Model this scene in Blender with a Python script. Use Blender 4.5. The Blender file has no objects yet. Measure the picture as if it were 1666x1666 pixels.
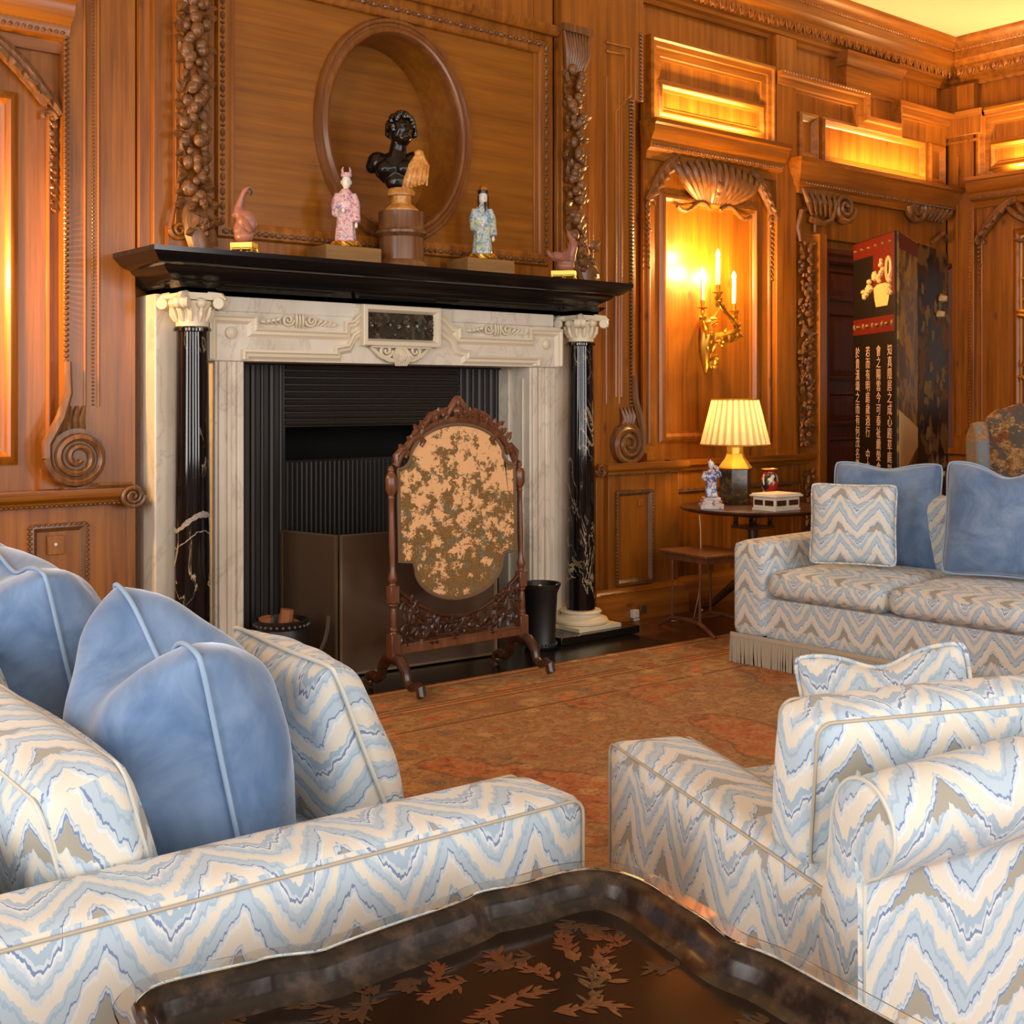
import bpy, bmesh, math, random
from mathutils import Vector, Matrix, Euler
random.seed(7)
R = math.radians
scene = bpy.context.scene
COL = scene.collection

# ------------------------------------------------------------------ camera, world, lights, exposure
F = 2000.0; CX = 833.0; HY = 646.0; HC = 1.3; AZ = R(50.4)
fw = (math.cos(AZ), math.sin(AZ)); rt = (math.sin(AZ), -math.cos(AZ))
cd = bpy.data.cameras.new('camera'); cam = bpy.data.objects.new('camera', cd); COL.objects.link(cam)
cam.location = (0, 0, HC); cam.rotation_euler = (R(90), 0, AZ - R(90))
cd.sensor_width = 36; cd.lens = 36 * F / 1666; cd.shift_y = -(833 - HY) / 1666; cd.clip_start = 0.05
cd.dof.use_dof = False
scene.camera = cam
w = bpy.data.worlds.new('world'); scene.world = w; w.use_nodes = True
w.node_tree.nodes['Background'].inputs[0].default_value = (0.80, 0.90, 1.0, 1)
w.node_tree.nodes['Background'].inputs[1].default_value = 1.0
vs = scene.view_settings
vs.view_transform = 'Standard'; vs.look = 'None'; vs.exposure = 0.0; vs.gamma = 1.0; vs.use_curve_mapping = False

def area(name, loc, target, sx, sy, power, col):
    d = bpy.data.lights.new(name, 'AREA'); d.shape = 'RECTANGLE'; d.size = sx; d.size_y = sy
    d.energy = power; d.color = col
    o = bpy.data.objects.new(name, d); COL.objects.link(o); o.location = loc
    o.rotation_euler = (Vector(target) - Vector(loc)).to_track_quat('-Z', 'Y').to_euler()
    return o
DAY = (1.0, 0.975, 0.945)
# daylight: three tall windows in the wall behind the camera, two in the left wall
for i, wx in enumerate((-0.4, 2.2, 4.8)):
    area('window_light_rear', (wx, -2.42, 1.9), (wx + 0.2, 5, 1.0), 1.3, 2.3, 76, DAY)
for i, wy in enumerate((-0.6, 2.4)):
    area('window_light_side', (-2.42, wy, 1.9), (5, wy + 0.3, 0.9), 1.3, 2.3, 92, DAY)

def point(name, loc, power, col, r=0.02):
    d = bpy.data.lights.new(name, 'POINT'); d.energy = power; d.color = col; d.shadow_soft_size = r
    o = bpy.data.objects.new(name, d); COL.objects.link(o); o.location = loc
    return o
WARM = (1.0, 0.54, 0.16)

# ------------------------------------------------------------------ projection helpers (measurements from the photo onto real planes)
def ray(px, py):
    l = (px - CX) / F
    return (fw[0] + l * rt[0], fw[1] + l * rt[1], (HY - py) / F)
def onz(px, py, z=0.0):
    d = ray(px, py); t = (z - HC) / d[2]; return Vector((d[0] * t, d[1] * t, z))
def ony(px, py, y):
    d = ray(px, py); t = y / d[1]; return Vector((d[0] * t, y, HC + d[2] * t))
def onx(px, py, x):
    d = ray(px, py); t = x / d[0]; return Vector((x, d[1] * t, HC + d[2] * t))
def onZ(px, py, Z):
    d = ray(px, py); return Vector((d[0] * Z, d[1] * Z, HC + d[2] * Z))
def X(px, y=5.2): return ony(px, 600, y).x
def Zw(px, py, y=5.2): return ony(px, py, y).z

# ------------------------------------------------------------------ mesh builder
class MB:
    def __init__(s):
        s.bm = bmesh.new(); s.uv = s.bm.loops.layers.uv.new('UVMap'); s.dn = s.bm.faces.layers.int.new('uvdone')
    def v(s, p): return s.bm.verts.new(p)
    def f(s, vs, uvs=None):
        try: f = s.bm.faces.new(vs)
        except ValueError: return None
        if uvs:
            for l, u in zip(f.loops, uvs): l[s.uv].uv = u
            f[s.dn] = 1
        return f
    def box(s, x0, x1, y0, y1, z0, z1, M=None):
        P = [(x, y, z) for z in (z0, z1) for y in (y0, y1) for x in (x0, x1)]
        if M is not None: P = [M @ Vector(p) for p in P]
        V = [s.v(p) for p in P]
        for q in ((0, 2, 3, 1), (4, 5, 7, 6), (0, 1, 5, 4), (2, 6, 7, 3), (0, 4, 6, 2), (1, 3, 7, 5)):
            s.f([V[i] for i in q])
    def prism(s, pts, a, b, mapf=None):
        """polygon pts (u,v) extruded from depth a to b; mapf(u,v,d)->xyz, default back-wall (x,z) with y=d"""
        mapf = mapf or (lambda u, v, d: (u, d, v))
        A = [s.v(mapf(u, v, a)) for u, v in pts]; B = [s.v(mapf(u, v, b)) for u, v in pts]
        s.f(A); s.f(B[::-1])
        n = len(pts)
        for i in range(n): s.f([A[i], B[i], B[(i + 1) % n], A[(i + 1) % n]])
    def lathe(s, prof, c=(0, 0, 0), seg=32, M=None, sq=1.0, caps=True):
        rings = []
        for r, z in prof:
            ring = []
            for k in range(seg):
                a = 2 * math.pi * k / seg
                p = Vector((c[0] + r * math.cos(a), c[1] + r * sq * math.sin(a), c[2] + z))
                if M is not None: p = M @ p
                ring.append(s.v(p))
            rings.append(ring)
        for a, b in zip(rings, rings[1:]):
            for k in range(seg): s.f([a[k], a[(k + 1) % seg], b[(k + 1) % seg], b[k]])
        if caps: s.f(rings[0][::-1]); s.f(rings[-1])
    def tube(s, pts, rad, seg=8, closed=False, flat=1.0, nrm=None, caps=True):
        """rad: number or list; flat squashes along nrm"""
        pts = [Vector(p) for p in pts]; n = len(pts)
        if not isinstance(rad, (list, tuple)): rad = [rad] * n
        rings = []; up = None
        for i, p in enumerate(pts):
            if closed: t = pts[(i + 1) % n] - pts[i - 1]
            else: t = pts[min(i + 1, n - 1)] - pts[max(i - 1, 0)]
            if t.length < 1e-9: t = Vector((0, 0, 1))
            t.normalize()
            if nrm is not None: a = Vector(nrm)
            else:
                a = up if up is not None else (Vector((0, 0, 1)) if abs(t.z) < .9 else Vector((1, 0, 0)))
            b = t.cross(a)
            if b.length < 1e-6: b = t.cross(Vector((.3, .5, .8)))
            b.normalize(); a = b.cross(t).normalized(); up = a
            rings.append([s.v(p + (b * math.cos(q) + a * math.sin(q) * flat) * rad[i]) for q in [2 * math.pi * k / seg for k in range(seg)]])
        L = n if closed else n - 1
        for i in range(L):
            A, B = rings[i], rings[(i + 1) % n]
            for k in range(seg): s.f([A[k], A[(k + 1) % seg], B[(k + 1) % seg], B[k]])
        if not closed and caps: s.f(rings[0][::-1]); s.f(rings[-1])
    def ell(s, c, r, rot=None, sub=2):
        M = Matrix.Translation(c)
        if rot is not None: M = M @ (rot if isinstance(rot, Matrix) else Euler(rot).to_matrix().to_4x4())
        if not isinstance(r, (tuple, list)): r = (r, r, r)
        M = M @ Matrix.Diagonal((r[0], r[1], r[2], 1))
        bmesh.ops.create_icosphere(s.bm, subdivisions=sub, radius=1, matrix=M)
    def leaf(s, c, d, n, L, W, th=0.004):
        """pointed leaf from c along d, surface normal n"""
        d = Vector(d).normalized(); n = Vector(n).normalized(); b = d.cross(n).normalized(); n = b.cross(d).normalized(); c = Vector(c)
        row = []
        for t, wd in ((0, .12), (.25, .8), (.5, 1), (.75, .7), (1, .04)):
            p = c + d * L * t
            row.append((s.v(p - b * W * wd), s.v(p + n * th * (2.2 - t)), s.v(p + b * W * wd)))
        for A, B in zip(row, row[1:]):
            s.f([A[0], A[1], B[1], B[0]]); s.f([A[1], A[2], B[2], B[1]])
            s.f([A[2], A[0], B[0], B[2]])
    def grid(s, fn, nu, nv, uvfn=None, cu=False, cv=False):
        G = [[s.v(fn(i / nu, j / nv)) for j in range(nv + (0 if cv else 1))] for i in range(nu + (0 if cu else 1))]
        for i in range(nu):
            for j in range(nv):
                i2 = (i + 1) % len(G); j2 = (j + 1) % len(G[0])
                uv = None
                if uvfn: uv = [uvfn(a / nu, b / nv) for a, b in ((i, j), (i + 1, j), (i + 1, j + 1), (i, j + 1))]
                s.f([G[i][j], G[i2][j], G[i2][j2], G[i][j2]], uv)
        return G
    def mould(s, pts, prof, closed, mapf):
        rings = [[s.v(mapf(p[0], p[1], h)) for p in offset(pts, o, closed)] for o, h in prof]
        n = len(pts); L = n if closed else n - 1
        for A, B in zip(rings, rings[1:]):
            for i in range(L): s.f([A[i], A[(i + 1) % n], B[(i + 1) % n], B[i]])
        if not closed:
            s.f([r[0] for r in rings]); s.f([r[-1] for r in rings][::-1])
    def mesh(s, name, smooth=35):
        bmesh.ops.recalc_face_normals(s.bm, faces=s.bm.faces[:])
        s.bm.normal_update()
        for f in s.bm.faces:
            f.smooth = True
            if f[s.dn]: continue
            n = f.normal; a = (abs(n.x), abs(n.y), abs(n.z))
            k = a.index(max(a))
            for l in f.loops:
                p = l.vert.co
                l[s.uv].uv = ((p.y, p.z), (p.x, p.z), (p.x, p.y))[k]
        me = bpy.data.meshes.new(name); s.bm.to_mesh(me); s.bm.free()
        if smooth: me.set_sharp_from_angle(angle=R(smooth))
        return me

def offset(pts, o, closed):
    n = len(pts); out = []
    def nr(a, b):
        dx, dy = b[0] - a[0], b[1] - a[1]; L = math.hypot(dx, dy) or 1e-9
        return (-dy / L, dx / L)
    for i in range(n):
        if closed or 0 < i < n - 1:
            n1 = nr(pts[i - 1], pts[i]); n2 = nr(pts[i], pts[(i + 1) % n])
            k = 1 + n1[0] * n2[0] + n1[1] * n2[1]; k = max(k, .25)
            out.append((pts[i][0] + (n1[0] + n2[0]) * o / k, pts[i][1] + (n1[1] + n2[1]) * o / k))
        else:
            q = nr(pts[i], pts[i + 1]) if i == 0 else nr(pts[i - 1], pts[i])
            out.append((pts[i][0] + q[0] * o, pts[i][1] + q[1] * o))
    return out

WM = {}
def link(o, parent=None, world=True):
    COL.objects.link(o)
    if parent is not None:
        o.parent = parent
        if world: o.matrix_parent_inverse = wmat(parent).inverted()
    return o
def wmat(o):
    M = Matrix.Translation(o.location) @ o.rotation_euler.to_matrix().to_4x4() @ Matrix.Diagonal((*o.scale, 1))
    if o.parent is not None: M = wmat(o.parent) @ o.matrix_parent_inverse @ M
    return M
def part(mb, name, mat, parent=None, world=False, bevel=0, smooth=35, kind=None, label=None, sub=0):
    me = mb.mesh(name, smooth) if isinstance(mb, MB) else mb
    me.materials.clear(); me.materials.append(mat)
    o = bpy.data.objects.new(name, me); link(o, parent, world)
    if bevel:
        m = o.modifiers.new('bevel', 'BEVEL'); m.width = bevel; m.segments = 2; m.limit_method = 'ANGLE'; m.angle_limit = R(40)
    if sub:
        m = o.modifiers.new('sub', 'SUBSURF'); m.levels = sub; m.render_levels = sub
    if kind: o['kind'] = kind
    if label: o['label'] = label
    return o
def thing(name, label, cat, loc=(0, 0, 0), rotz=0.0, group=None, rot=None):
    o = bpy.data.objects.new(name, None); o.empty_display_size = .1; COL.objects.link(o)
    o.location = loc; o.rotation_euler = rot if rot is not None else (0, 0, rotz)
    o['label'] = label; o['category'] = cat
    if group: o['group'] = group
    return o
def tag(o, label, cat, group=None, kind=None):
    o['label'] = label; o['category'] = cat
    if group: o['group'] = group
    if kind: o['kind'] = kind
    return o
def copy_tree(o, parent=None):
    c = o.copy(); COL.objects.link(c)
    if parent is not None: c.parent = parent
    for ch in o.children: copy_tree(ch, c)
    return c
def blob(mb, voxel=.006, smooth_it=4, name='blob'):
    """one continuous skin over overlapping solids"""
    me = mb.mesh(name, 0); o = bpy.data.objects.new('tmp', me); COL.objects.link(o)
    m = o.modifiers.new('r', 'REMESH'); m.mode = 'VOXEL'; m.voxel_size = voxel
    m = o.modifiers.new('s', 'SMOOTH'); m.factor = .5; m.iterations = smooth_it
    dg = bpy.context.evaluated_depsgraph_get(); dg.update()
    out = bpy.data.meshes.new_from_object(o.evaluated_get(dg), depsgraph=dg)
    bpy.data.objects.remove(o)
    for p in out.polygons: p.use_smooth = True
    out.name = name
    return out
def rounded(w, h, r, n=5):
    pts = []
    for cx, cy, a0 in ((w / 2 - r, h / 2 - r, 0), (-w / 2 + r, h / 2 - r, 90), (-w / 2 + r, -h / 2 + r, 180), (w / 2 - r, -h / 2 + r, 270)):
        for k in range(n + 1):
            a = R(a0 + 90 * k / n); pts.append((cx + r * math.cos(a), cy + r * math.sin(a)))
    return pts
# ------------------------------------------------------------------ materials
class NT:
    def __init__(s, name):
        s.m = bpy.data.materials.new(name); s.m.use_nodes = True; s.t = s.m.node_tree; s.t.nodes.clear()
        s.out = s.n('ShaderNodeOutputMaterial'); s.b = s.n('ShaderNodeBsdfPrincipled'); s.l(s.b.outputs[0], s.out.inputs[0])
    def n(s, typ, **k):
        n = s.t.nodes.new(typ)
        for a, v in k.items(): setattr(n, a, v)
        return n
    def l(s, a, b): s.t.links.new(a, b)
    def set(s, inp, val):
        if hasattr(val, 'is_linked') or hasattr(val, 'links'): s.l(val, inp)
        else: inp.default_value = val
    def coord(s, kind='Object', scale=(1, 1, 1), rot=(0, 0, 0), loc=(0, 0, 0)):
        c = s.n('ShaderNodeTexCoord'); m = s.n('ShaderNodeMapping'); s.l(c.outputs[kind], m.inputs[0])
        m.inputs['Scale'].default_value = scale; m.inputs['Rotation'].default_value = rot; m.inputs['Location'].default_value = loc
        return m.outputs[0]
    def noise(s, vec, scale=5, detail=3, rough=.55, dist=0, col=False):
        n = s.n('ShaderNodeTexNoise'); s.l(vec, n.inputs['Vector'])
        n.inputs['Scale'].default_value = scale; n.inputs['Detail'].default_value = detail
        n.inputs['Roughness'].default_value = rough; n.inputs['Distortion'].default_value = dist
        return n.outputs['Color' if col else 'Fac']
    def vor(s, vec, scale=5, feat='F1', out='Distance', rnd=1):
        n = s.n('ShaderNodeTexVoronoi'); n.feature = feat; s.l(vec, n.inputs['Vector']); n.inputs['Scale'].default_value = scale
        n.inputs['Randomness'].default_value = rnd
        return n.outputs[out]
    def math(s, op, a, b=0.0, c=None, clamp=False):
        n = s.n('ShaderNodeMath', operation=op); n.use_clamp = clamp
        s.set(n.inputs[0], a); s.set(n.inputs[1], b)
        if c is not None: s.set(n.inputs[2], c)
        return n.outputs[0]
    def ramp(s, fac, stops, interp='LINEAR'):
        n = s.n('ShaderNodeValToRGB'); r = n.color_ramp; r.interpolation = interp
        while len(r.elements) < len(stops): r.elements.new(.5)
        for e, (p, c) in zip(r.elements, stops):
            e.position = p; e.color = (*c, 1) if len(c) == 3 else c
        s.l(fac, n.inputs[0]); return n.outputs[0]
    def mix(s, fac, a, b, mode='MIX'):
        n = s.n('ShaderNodeMix', data_type='RGBA', blend_type=mode)
        s.set(n.inputs[0], fac)
        for i, v in ((6, a), (7, b)):
            if isinstance(v, tuple): n.inputs[i].default_value = (*v, 1)
            else: s.l(v, n.inputs[i])
        return n.outputs[2]
    def sep(s, vec):
        n = s.n('ShaderNodeSeparateXYZ'); s.l(vec, n.inputs[0]); return n.outputs
    def bump(s, h, strength=.2, dist=.01):
        n = s.n('ShaderNodeBump'); n.inputs['Strength'].default_value = strength; n.inputs['Distance'].default_value = dist
        s.l(h, n.inputs['Height']); s.l(n.outputs[0], s.b.inputs['Normal'])
    def base(s, c):
        if isinstance(c, tuple): s.b.inputs['Base Color'].default_value = (*c, 1)
        else: s.l(c, s.b.inputs['Base Color'])
    def p(s, **k):
        for a, v in k.items():
            i = s.b.inputs[a.replace('_', ' ')]
            s.set(i, v)
        return s
def lin(r, g, b):
    f = lambda c: (c / 255 / 12.92) if c <= 10 else ((c / 255 + .055) / 1.055) ** 2.4
    return (f(r), f(g), f(b))
MAT = {}
def plain(name, c, rough=.5, metal=0.0, spec=.5, **k):
    t = NT(name); t.base(c); t.p(Roughness=rough, Metallic=metal, **k); t.b.inputs['Specular IOR Level'].default_value = spec
    MAT[name] = t.m; return t.m

def wood(name, axis, c1, c2, c3, rough=.32, knots=True, sc=1.0, coat=.25):
    t = NT(name); s = [22 * sc, 22 * sc, 22 * sc]; s[axis] = 1.1 * sc
    v = t.coord('Object', tuple(s))
    n1 = t.noise(v, 1.0, 5, .6, .35)
    s2 = [60 * sc] * 3; s2[axis] = 1.6 * sc
    n2 = t.noise(t.coord('Object', tuple(s2)), 1.6, 2, .5)
    n3 = t.noise(t.coord('Object', (1, 1, 1)), 1.7, 2)
    f = t.math('ADD', t.math('MULTIPLY', n1, .62), t.math('ADD', t.math('MULTIPLY', n2, .2), t.math('MULTIPLY', n3, .22)))
    col = t.ramp(f, [(.30, c1), (.5, c2), (.70, c3)])
    # board joints
    if knots:
        s4 = [5.0, 5.0, 5.0]; s4[axis] = 2.4
        d = t.vor(t.coord('Object', tuple(s4)), 1.0)
        k = t.ramp(d, [(.035, (1, 1, 1)), (.10, (0, 0, 0))])
        col = t.mix(t.math('MULTIPLY', k, .55), col, tuple(x * .28 for x in c1))
    t.base(col)
    t.p(Roughness=t.math('ADD', rough, t.math('MULTIPLY', n1, .14)))
    t.b.inputs['Coat Weight'].default_value = coat; t.b.inputs['Coat Roughness'].default_value = .22
    t.bump(f, .06, .01)
    MAT[name] = t.m; return t.m
PINE = (lin(88, 47, 8), lin(144, 83, 15), lin(178, 109, 28))
wood('pine_upright', 2, *PINE)
wood('pine_level', 0, *PINE)
wood('pine_return', 1, *PINE)
wood('pine_panel', 0, lin(110, 63, 8), lin(144, 86, 12), lin(166, 104, 20), knots=False)
CARV = (lin(62, 38, 18), lin(112, 72, 36), lin(148, 102, 58))
wood('carved_pine', 2, *CARV, rough=.34, knots=False, sc=2)
wood('dark_door_wood', 2, lin(62, 24, 10), lin(88, 38, 16), lin(110, 52, 24), knots=False, rough=.5, coat=0)
wood('mahogany', 2, lin(64, 34, 18), lin(100, 58, 34), lin(128, 80, 50), rough=.25, knots=False, sc=2)
wood('dark_mahogany', 0, lin(38, 20, 12), lin(62, 34, 22), lin(84, 50, 34), rough=.22, knots=False, sc=2)
wood('stand_wood', 0, lin(120, 88, 44), lin(142, 104, 56), lin(158, 120, 68), knots=False, sc=2, coat=0, rough=.5)
wood('drum_wood', 2, lin(78, 46, 24), lin(114, 74, 42), lin(138, 96, 56), rough=.25, knots=False, sc=2)
wood('floor_wood', 1, lin(52, 26, 12), lin(78, 42, 20), lin(98, 56, 30), rough=.28)

wood('niche_wood', 2, lin(92, 52, 22), lin(124, 74, 32), lin(150, 94, 46), rough=.25, knots=False)
def black_marble():
    t = NT('black_marble'); v = t.coord('Object', (7, 7, 2.6))
    n = t.noise(v, 1.0, 5, .6, 1.2)
    a = t.math('ABSOLUTE', t.math('SUBTRACT', n, .5))
    vein = t.ramp(a, [(0.0, (1, 1, 1)), (.007, (.5, .5, .5)), (.016, (0, 0, 0))])
    patch = t.ramp(t.noise(t.coord('Object', (3, 3, 2), loc=(3, 1, 7)), 1.4, 2), [(.5, (0, 0, 0)), (.62, (1, 1, 1))])
    c = t.mix(t.math('MULTIPLY', vein, patch), lin(16, 14, 16), lin(190, 172, 140))
    # pale band of vein that slants round the left shaft
    X_, Y_, Z_ = t.sep(t.coord('Object')); wob = t.math('MULTIPLY', t.math('SUBTRACT', t.noise(t.coord('Object', (30, 30, 30)), 1, 2), .5), .03)
    dx = t.math('SUBTRACT', X_, 2.325); arch = t.math('MULTIPLY', t.math('MULTIPLY', dx, dx), 9.0)
    zz = t.math('ADD', t.math('ADD', Z_, arch), wob)
    bnd = t.math('MAXIMUM', t.math('LESS_THAN', t.math('ABSOLUTE', t.math('SUBTRACT', zz, .80)), .011), t.math('LESS_THAN', t.math('ABSOLUTE', t.math('SUBTRACT', zz, .725)), .0022))
    bnd = t.math('MULTIPLY', bnd, t.math('LESS_THAN', X_, 3.0))
    c = t.mix(t.math('MULTIPLY', bnd, t.math('ADD', .25, t.noise(t.coord('Object', (60, 60, 160)), 1, 2))), c, lin(170, 160, 150))
    t.base(c); t.p(Roughness=.07); MAT['black_marble'] = t.m
black_marble()
def cream_marble(name, dark=1.0):
    t = NT(name); v = t.coord('Object', (3.2, 3.2, 1.6))
    n = t.noise(v, 1.3, 5, .6, 1.0)
    a = t.math('ABSOLUTE', t.math('SUBTRACT', n, .5))
    vein = t.ramp(a, [(0.0, (1, 1, 1)), (.008, (.45, .45, .45)), (.03, (0, 0, 0))])
    cl = t.ramp(t.noise(v, 1.1, 4, .6), [(.35, lin(206, 194, 174)), (.6, lin(228, 218, 200))])
    t.base(t.mix(t.math('MULTIPLY', vein, .28), cl, lin(120, 104, 90))); t.p(Roughness=.3); MAT[name] = t.m
cream_marble('cream_marble')
plain('carved_marble', lin(226, 212, 184), .4)
plain('black_stone', lin(24, 21, 20), .16)
plain('black_slate', lin(20, 17, 16), .22)
plain('iron', lin(48, 43, 40), .42, .3)
plain('soot', lin(10, 9, 8), .9)
plain('bronze', lin(30, 24, 18), .22, .35)
plain('gilt', lin(214, 158, 52), .28, .85)
plain('pale_gilt', lin(222, 184, 84), .32, .7)
plain('old_gilt', lin(178, 122, 40), .33, .8)
plain('brass', lin(190, 140, 70), .3, .9)
plain('ceiling_cream', lin(212, 196, 168), .8)
plain('ivory', lin(232, 224, 208), .4)
plain('white_plastic', lin(235, 232, 226), .35)
plain('candle_wax', lin(240, 228, 200), .5)
plain('black_leather', lin(26, 22, 20), .45)
plain('log_wood', lin(150, 92, 50), .8)
plain('pink_clay', lin(158, 104, 84), .35)
plain('dark_clay', lin(70, 56, 46), .4)
plain('porcelain_white', lin(232, 230, 220), .15)
plain('hair_black', lin(28, 24, 22), .3)
plain('lacquer_black', lin(26, 17, 12), .12)
plain('lacquer_leaf', lin(92, 46, 20), .4, .1)
plain('lacquer_leaf_dull', lin(62, 38, 20), .4, .1)
plain('screen_red', lin(92, 24, 14), .5, spec=.2)
plain('screen_cream', lin(214, 178, 120), .5)
plain('screen_black', lin(17, 12, 10), .5, spec=.25)
plain('screen_gold', lin(124, 92, 46), .6)
plain('calligraphy', lin(206, 172, 150), .5)
plain('seam_dark', lin(60, 34, 16), .6)
plain('paper', lin(214, 206, 190), .7)
plain('jute', lin(146, 112, 72), .8)
plain('cord_clear', lin(196, 170, 130), .3)

def emit(name, c, s):
    t = NT(name); t.base((0, 0, 0)); t.b.inputs['Emission Color'].default_value = (*c, 1); t.b.inputs['Emission Strength'].default_value = s
    MAT[name] = t.m
emit('bulb_glow', (1.0, .72, .32), 60)
emit('bulb_soft', (1.0, .72, .36), 8)
plain('mirror_glass', (.8, .8, .8), .03, 1.0)
plain('screen_braid', lin(112, 86, 60), .85)

def ochre_marble():
    t = NT('ochre_marble'); n = t.noise(t.coord('Object', (30, 30, 30)), 1, 4, .6, .8)
    t.base(t.ramp(n, [(.35, lin(176, 112, 46)), (.55, lin(206, 148, 72)), (.7, lin(222, 176, 104))])); t.p(Roughness=.3); MAT['ochre_marble'] = t.m
ochre_marble()

def fabric(name, sc=1.0, ang=0.0, light=1.0, off=(0, 0)):
    """flame-stitch upholstery: zig-zag bands of pale blue, cream, taupe, blue"""
    t = NT(name)
    c = t.coord('UV', (sc, sc, sc), (0, 0, ang), (off[0], off[1], 0)); x, y, _ = t.sep(c)
    lo = t.noise(c, 3.0, 2); lo2 = t.noise(t.coord('UV', (sc, sc, sc), loc=(5, 3, 0)), 3.0, 2)
    mp = t.n('ShaderNodeMapping'); t.l(c, mp.inputs[0]); mp.inputs['Scale'].default_value = (150, 28, 1)
    jag = t.noise(mp.outputs[0], 1.0, 1)
    mp2 = t.n('ShaderNodeMapping'); t.l(c, mp2.inputs[0]); mp2.inputs['Scale'].default_value = (60, 14, 1)
    jag2 = t.noise(mp2.outputs[0], 1.0, 1)
    xx = t.math('ADD', x, t.math('MULTIPLY', t.math('SUBTRACT', lo, .5), .09))
    tri = t.math('DIVIDE', t.math('PINGPONG', xx, .088), .088)
    s = t.math('POWER', tri, 1.2)
    yy = t.math('ADD', y, t.math('MULTIPLY', t.math('SUBTRACT', lo2, .5), .05))
    yy = t.math('ADD', yy, t.math('MULTIPLY', t.math('SUBTRACT', jag, .5), .020))
    yy = t.math('ADD', yy, t.math('MULTIPLY', t.math('SUBTRACT', jag2, .5), .032))
    wv = t.math('SUBTRACT', t.math('MULTIPLY', yy, 1 / .165), t.math('MULTIPLY', s, .70))
    fr = t.math('FRACT', wv)
    LB = lin(174, 190, 202); CR = lin(213, 206, 192); TP = lin(158, 153, 140); MB_ = lin(116, 136, 170); WH = lin(212, 214, 212); PB = lin(192, 202, 208); SB = lin(158, 177, 193)
    col = t.ramp(fr, [(0, CR), (.13, WH), (.17, PB), (.22, MB_), (.245, LB), (.37, SB), (.41, LB), (.46, CR), (.60, PB), (.655, SB), (.69, LB), (.76, PB), (.80, WH), (.83, MB_), (.86, PB), (.92, CR)], 'CONSTANT')
    # taupe hearts under the peaks
    wd = t.math('MULTIPLY', t.math('MAXIMUM', t.math('SUBTRACT', tri, .55), 0), .5)
    tp = t.math('MULTIPLY', t.math('GREATER_THAN', fr, t.math('SUBTRACT', .83, wd)), t.math('LESS_THAN', fr, .83))
    col = t.mix(tp, col, TP)
    wh = t.math('MULTIPLY', t.math('GREATER_THAN', fr, t.math('SUBTRACT', .83, t.math('MULTIPLY', wd, .3))), t.math('LESS_THAN', fr, .83))
    # pale blue cups in the valleys
    wd2 = t.math('MULTIPLY', t.math('MAXIMUM', t.math('SUBTRACT', .42, tri), 0), .5)
    cup = t.math('MULTIPLY', t.math('LESS_THAN', fr, t.math('ADD', .92, wd2)), t.math('GREATER_THAN', fr, .9))
    col = t.mix(cup, col, SB)
    if light != 1.0: col = t.mix(1.0, col, (light, light, light), 'MULTIPLY')
    t.base(col); t.p(Roughness=.85)
    t.b.inputs['Specular IOR Level'].default_value = .2
    t.b.inputs['Sheen Weight'].default_value = .15
    t.bump(t.noise(t.coord('UV', (600, 600, 600)), 1, 1), .12, .002)
    MAT[name] = t.m; return t.m
fabric('flame_fabric', 1.0)
fabric('flame_fabric_near', 1.0, 0, 1.0, (.03, .06))
fabric('flame_fabric_far', 1.0)
fabric('flame_fabric_far_seat', 1.05, 0, 1.0, (.06, .02))
fabric('flame_fabric_pillow', 1.0, 0, 1.0, (.12, .05))

def velvet(name, a, b):
    t = NT(name); n = t.noise(t.coord('Object', (5, 5, 5)), 1.2, 4, .65, .6)
    t.base(t.ramp(n, [(.35, a), (.68, b)])); t.p(Roughness=.75)
    t.b.inputs['Sheen Weight'].default_value = .9; t.b.inputs['Sheen Roughness'].default_value = .35
    t.b.inputs['Sheen Tint'].default_value = (.75, .86, 1, 1)
    t.b.inputs['Specular IOR Level'].default_value = .15
    t.bump(n, .15, .02)
    MAT[name] = t.m
velvet('blue_velvet', lin(88, 115, 152), lin(128, 152, 184))
plain('blue_piping', lin(142, 166, 192), .7)
plain('cream_piping', lin(200, 200, 190), .8)

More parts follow.
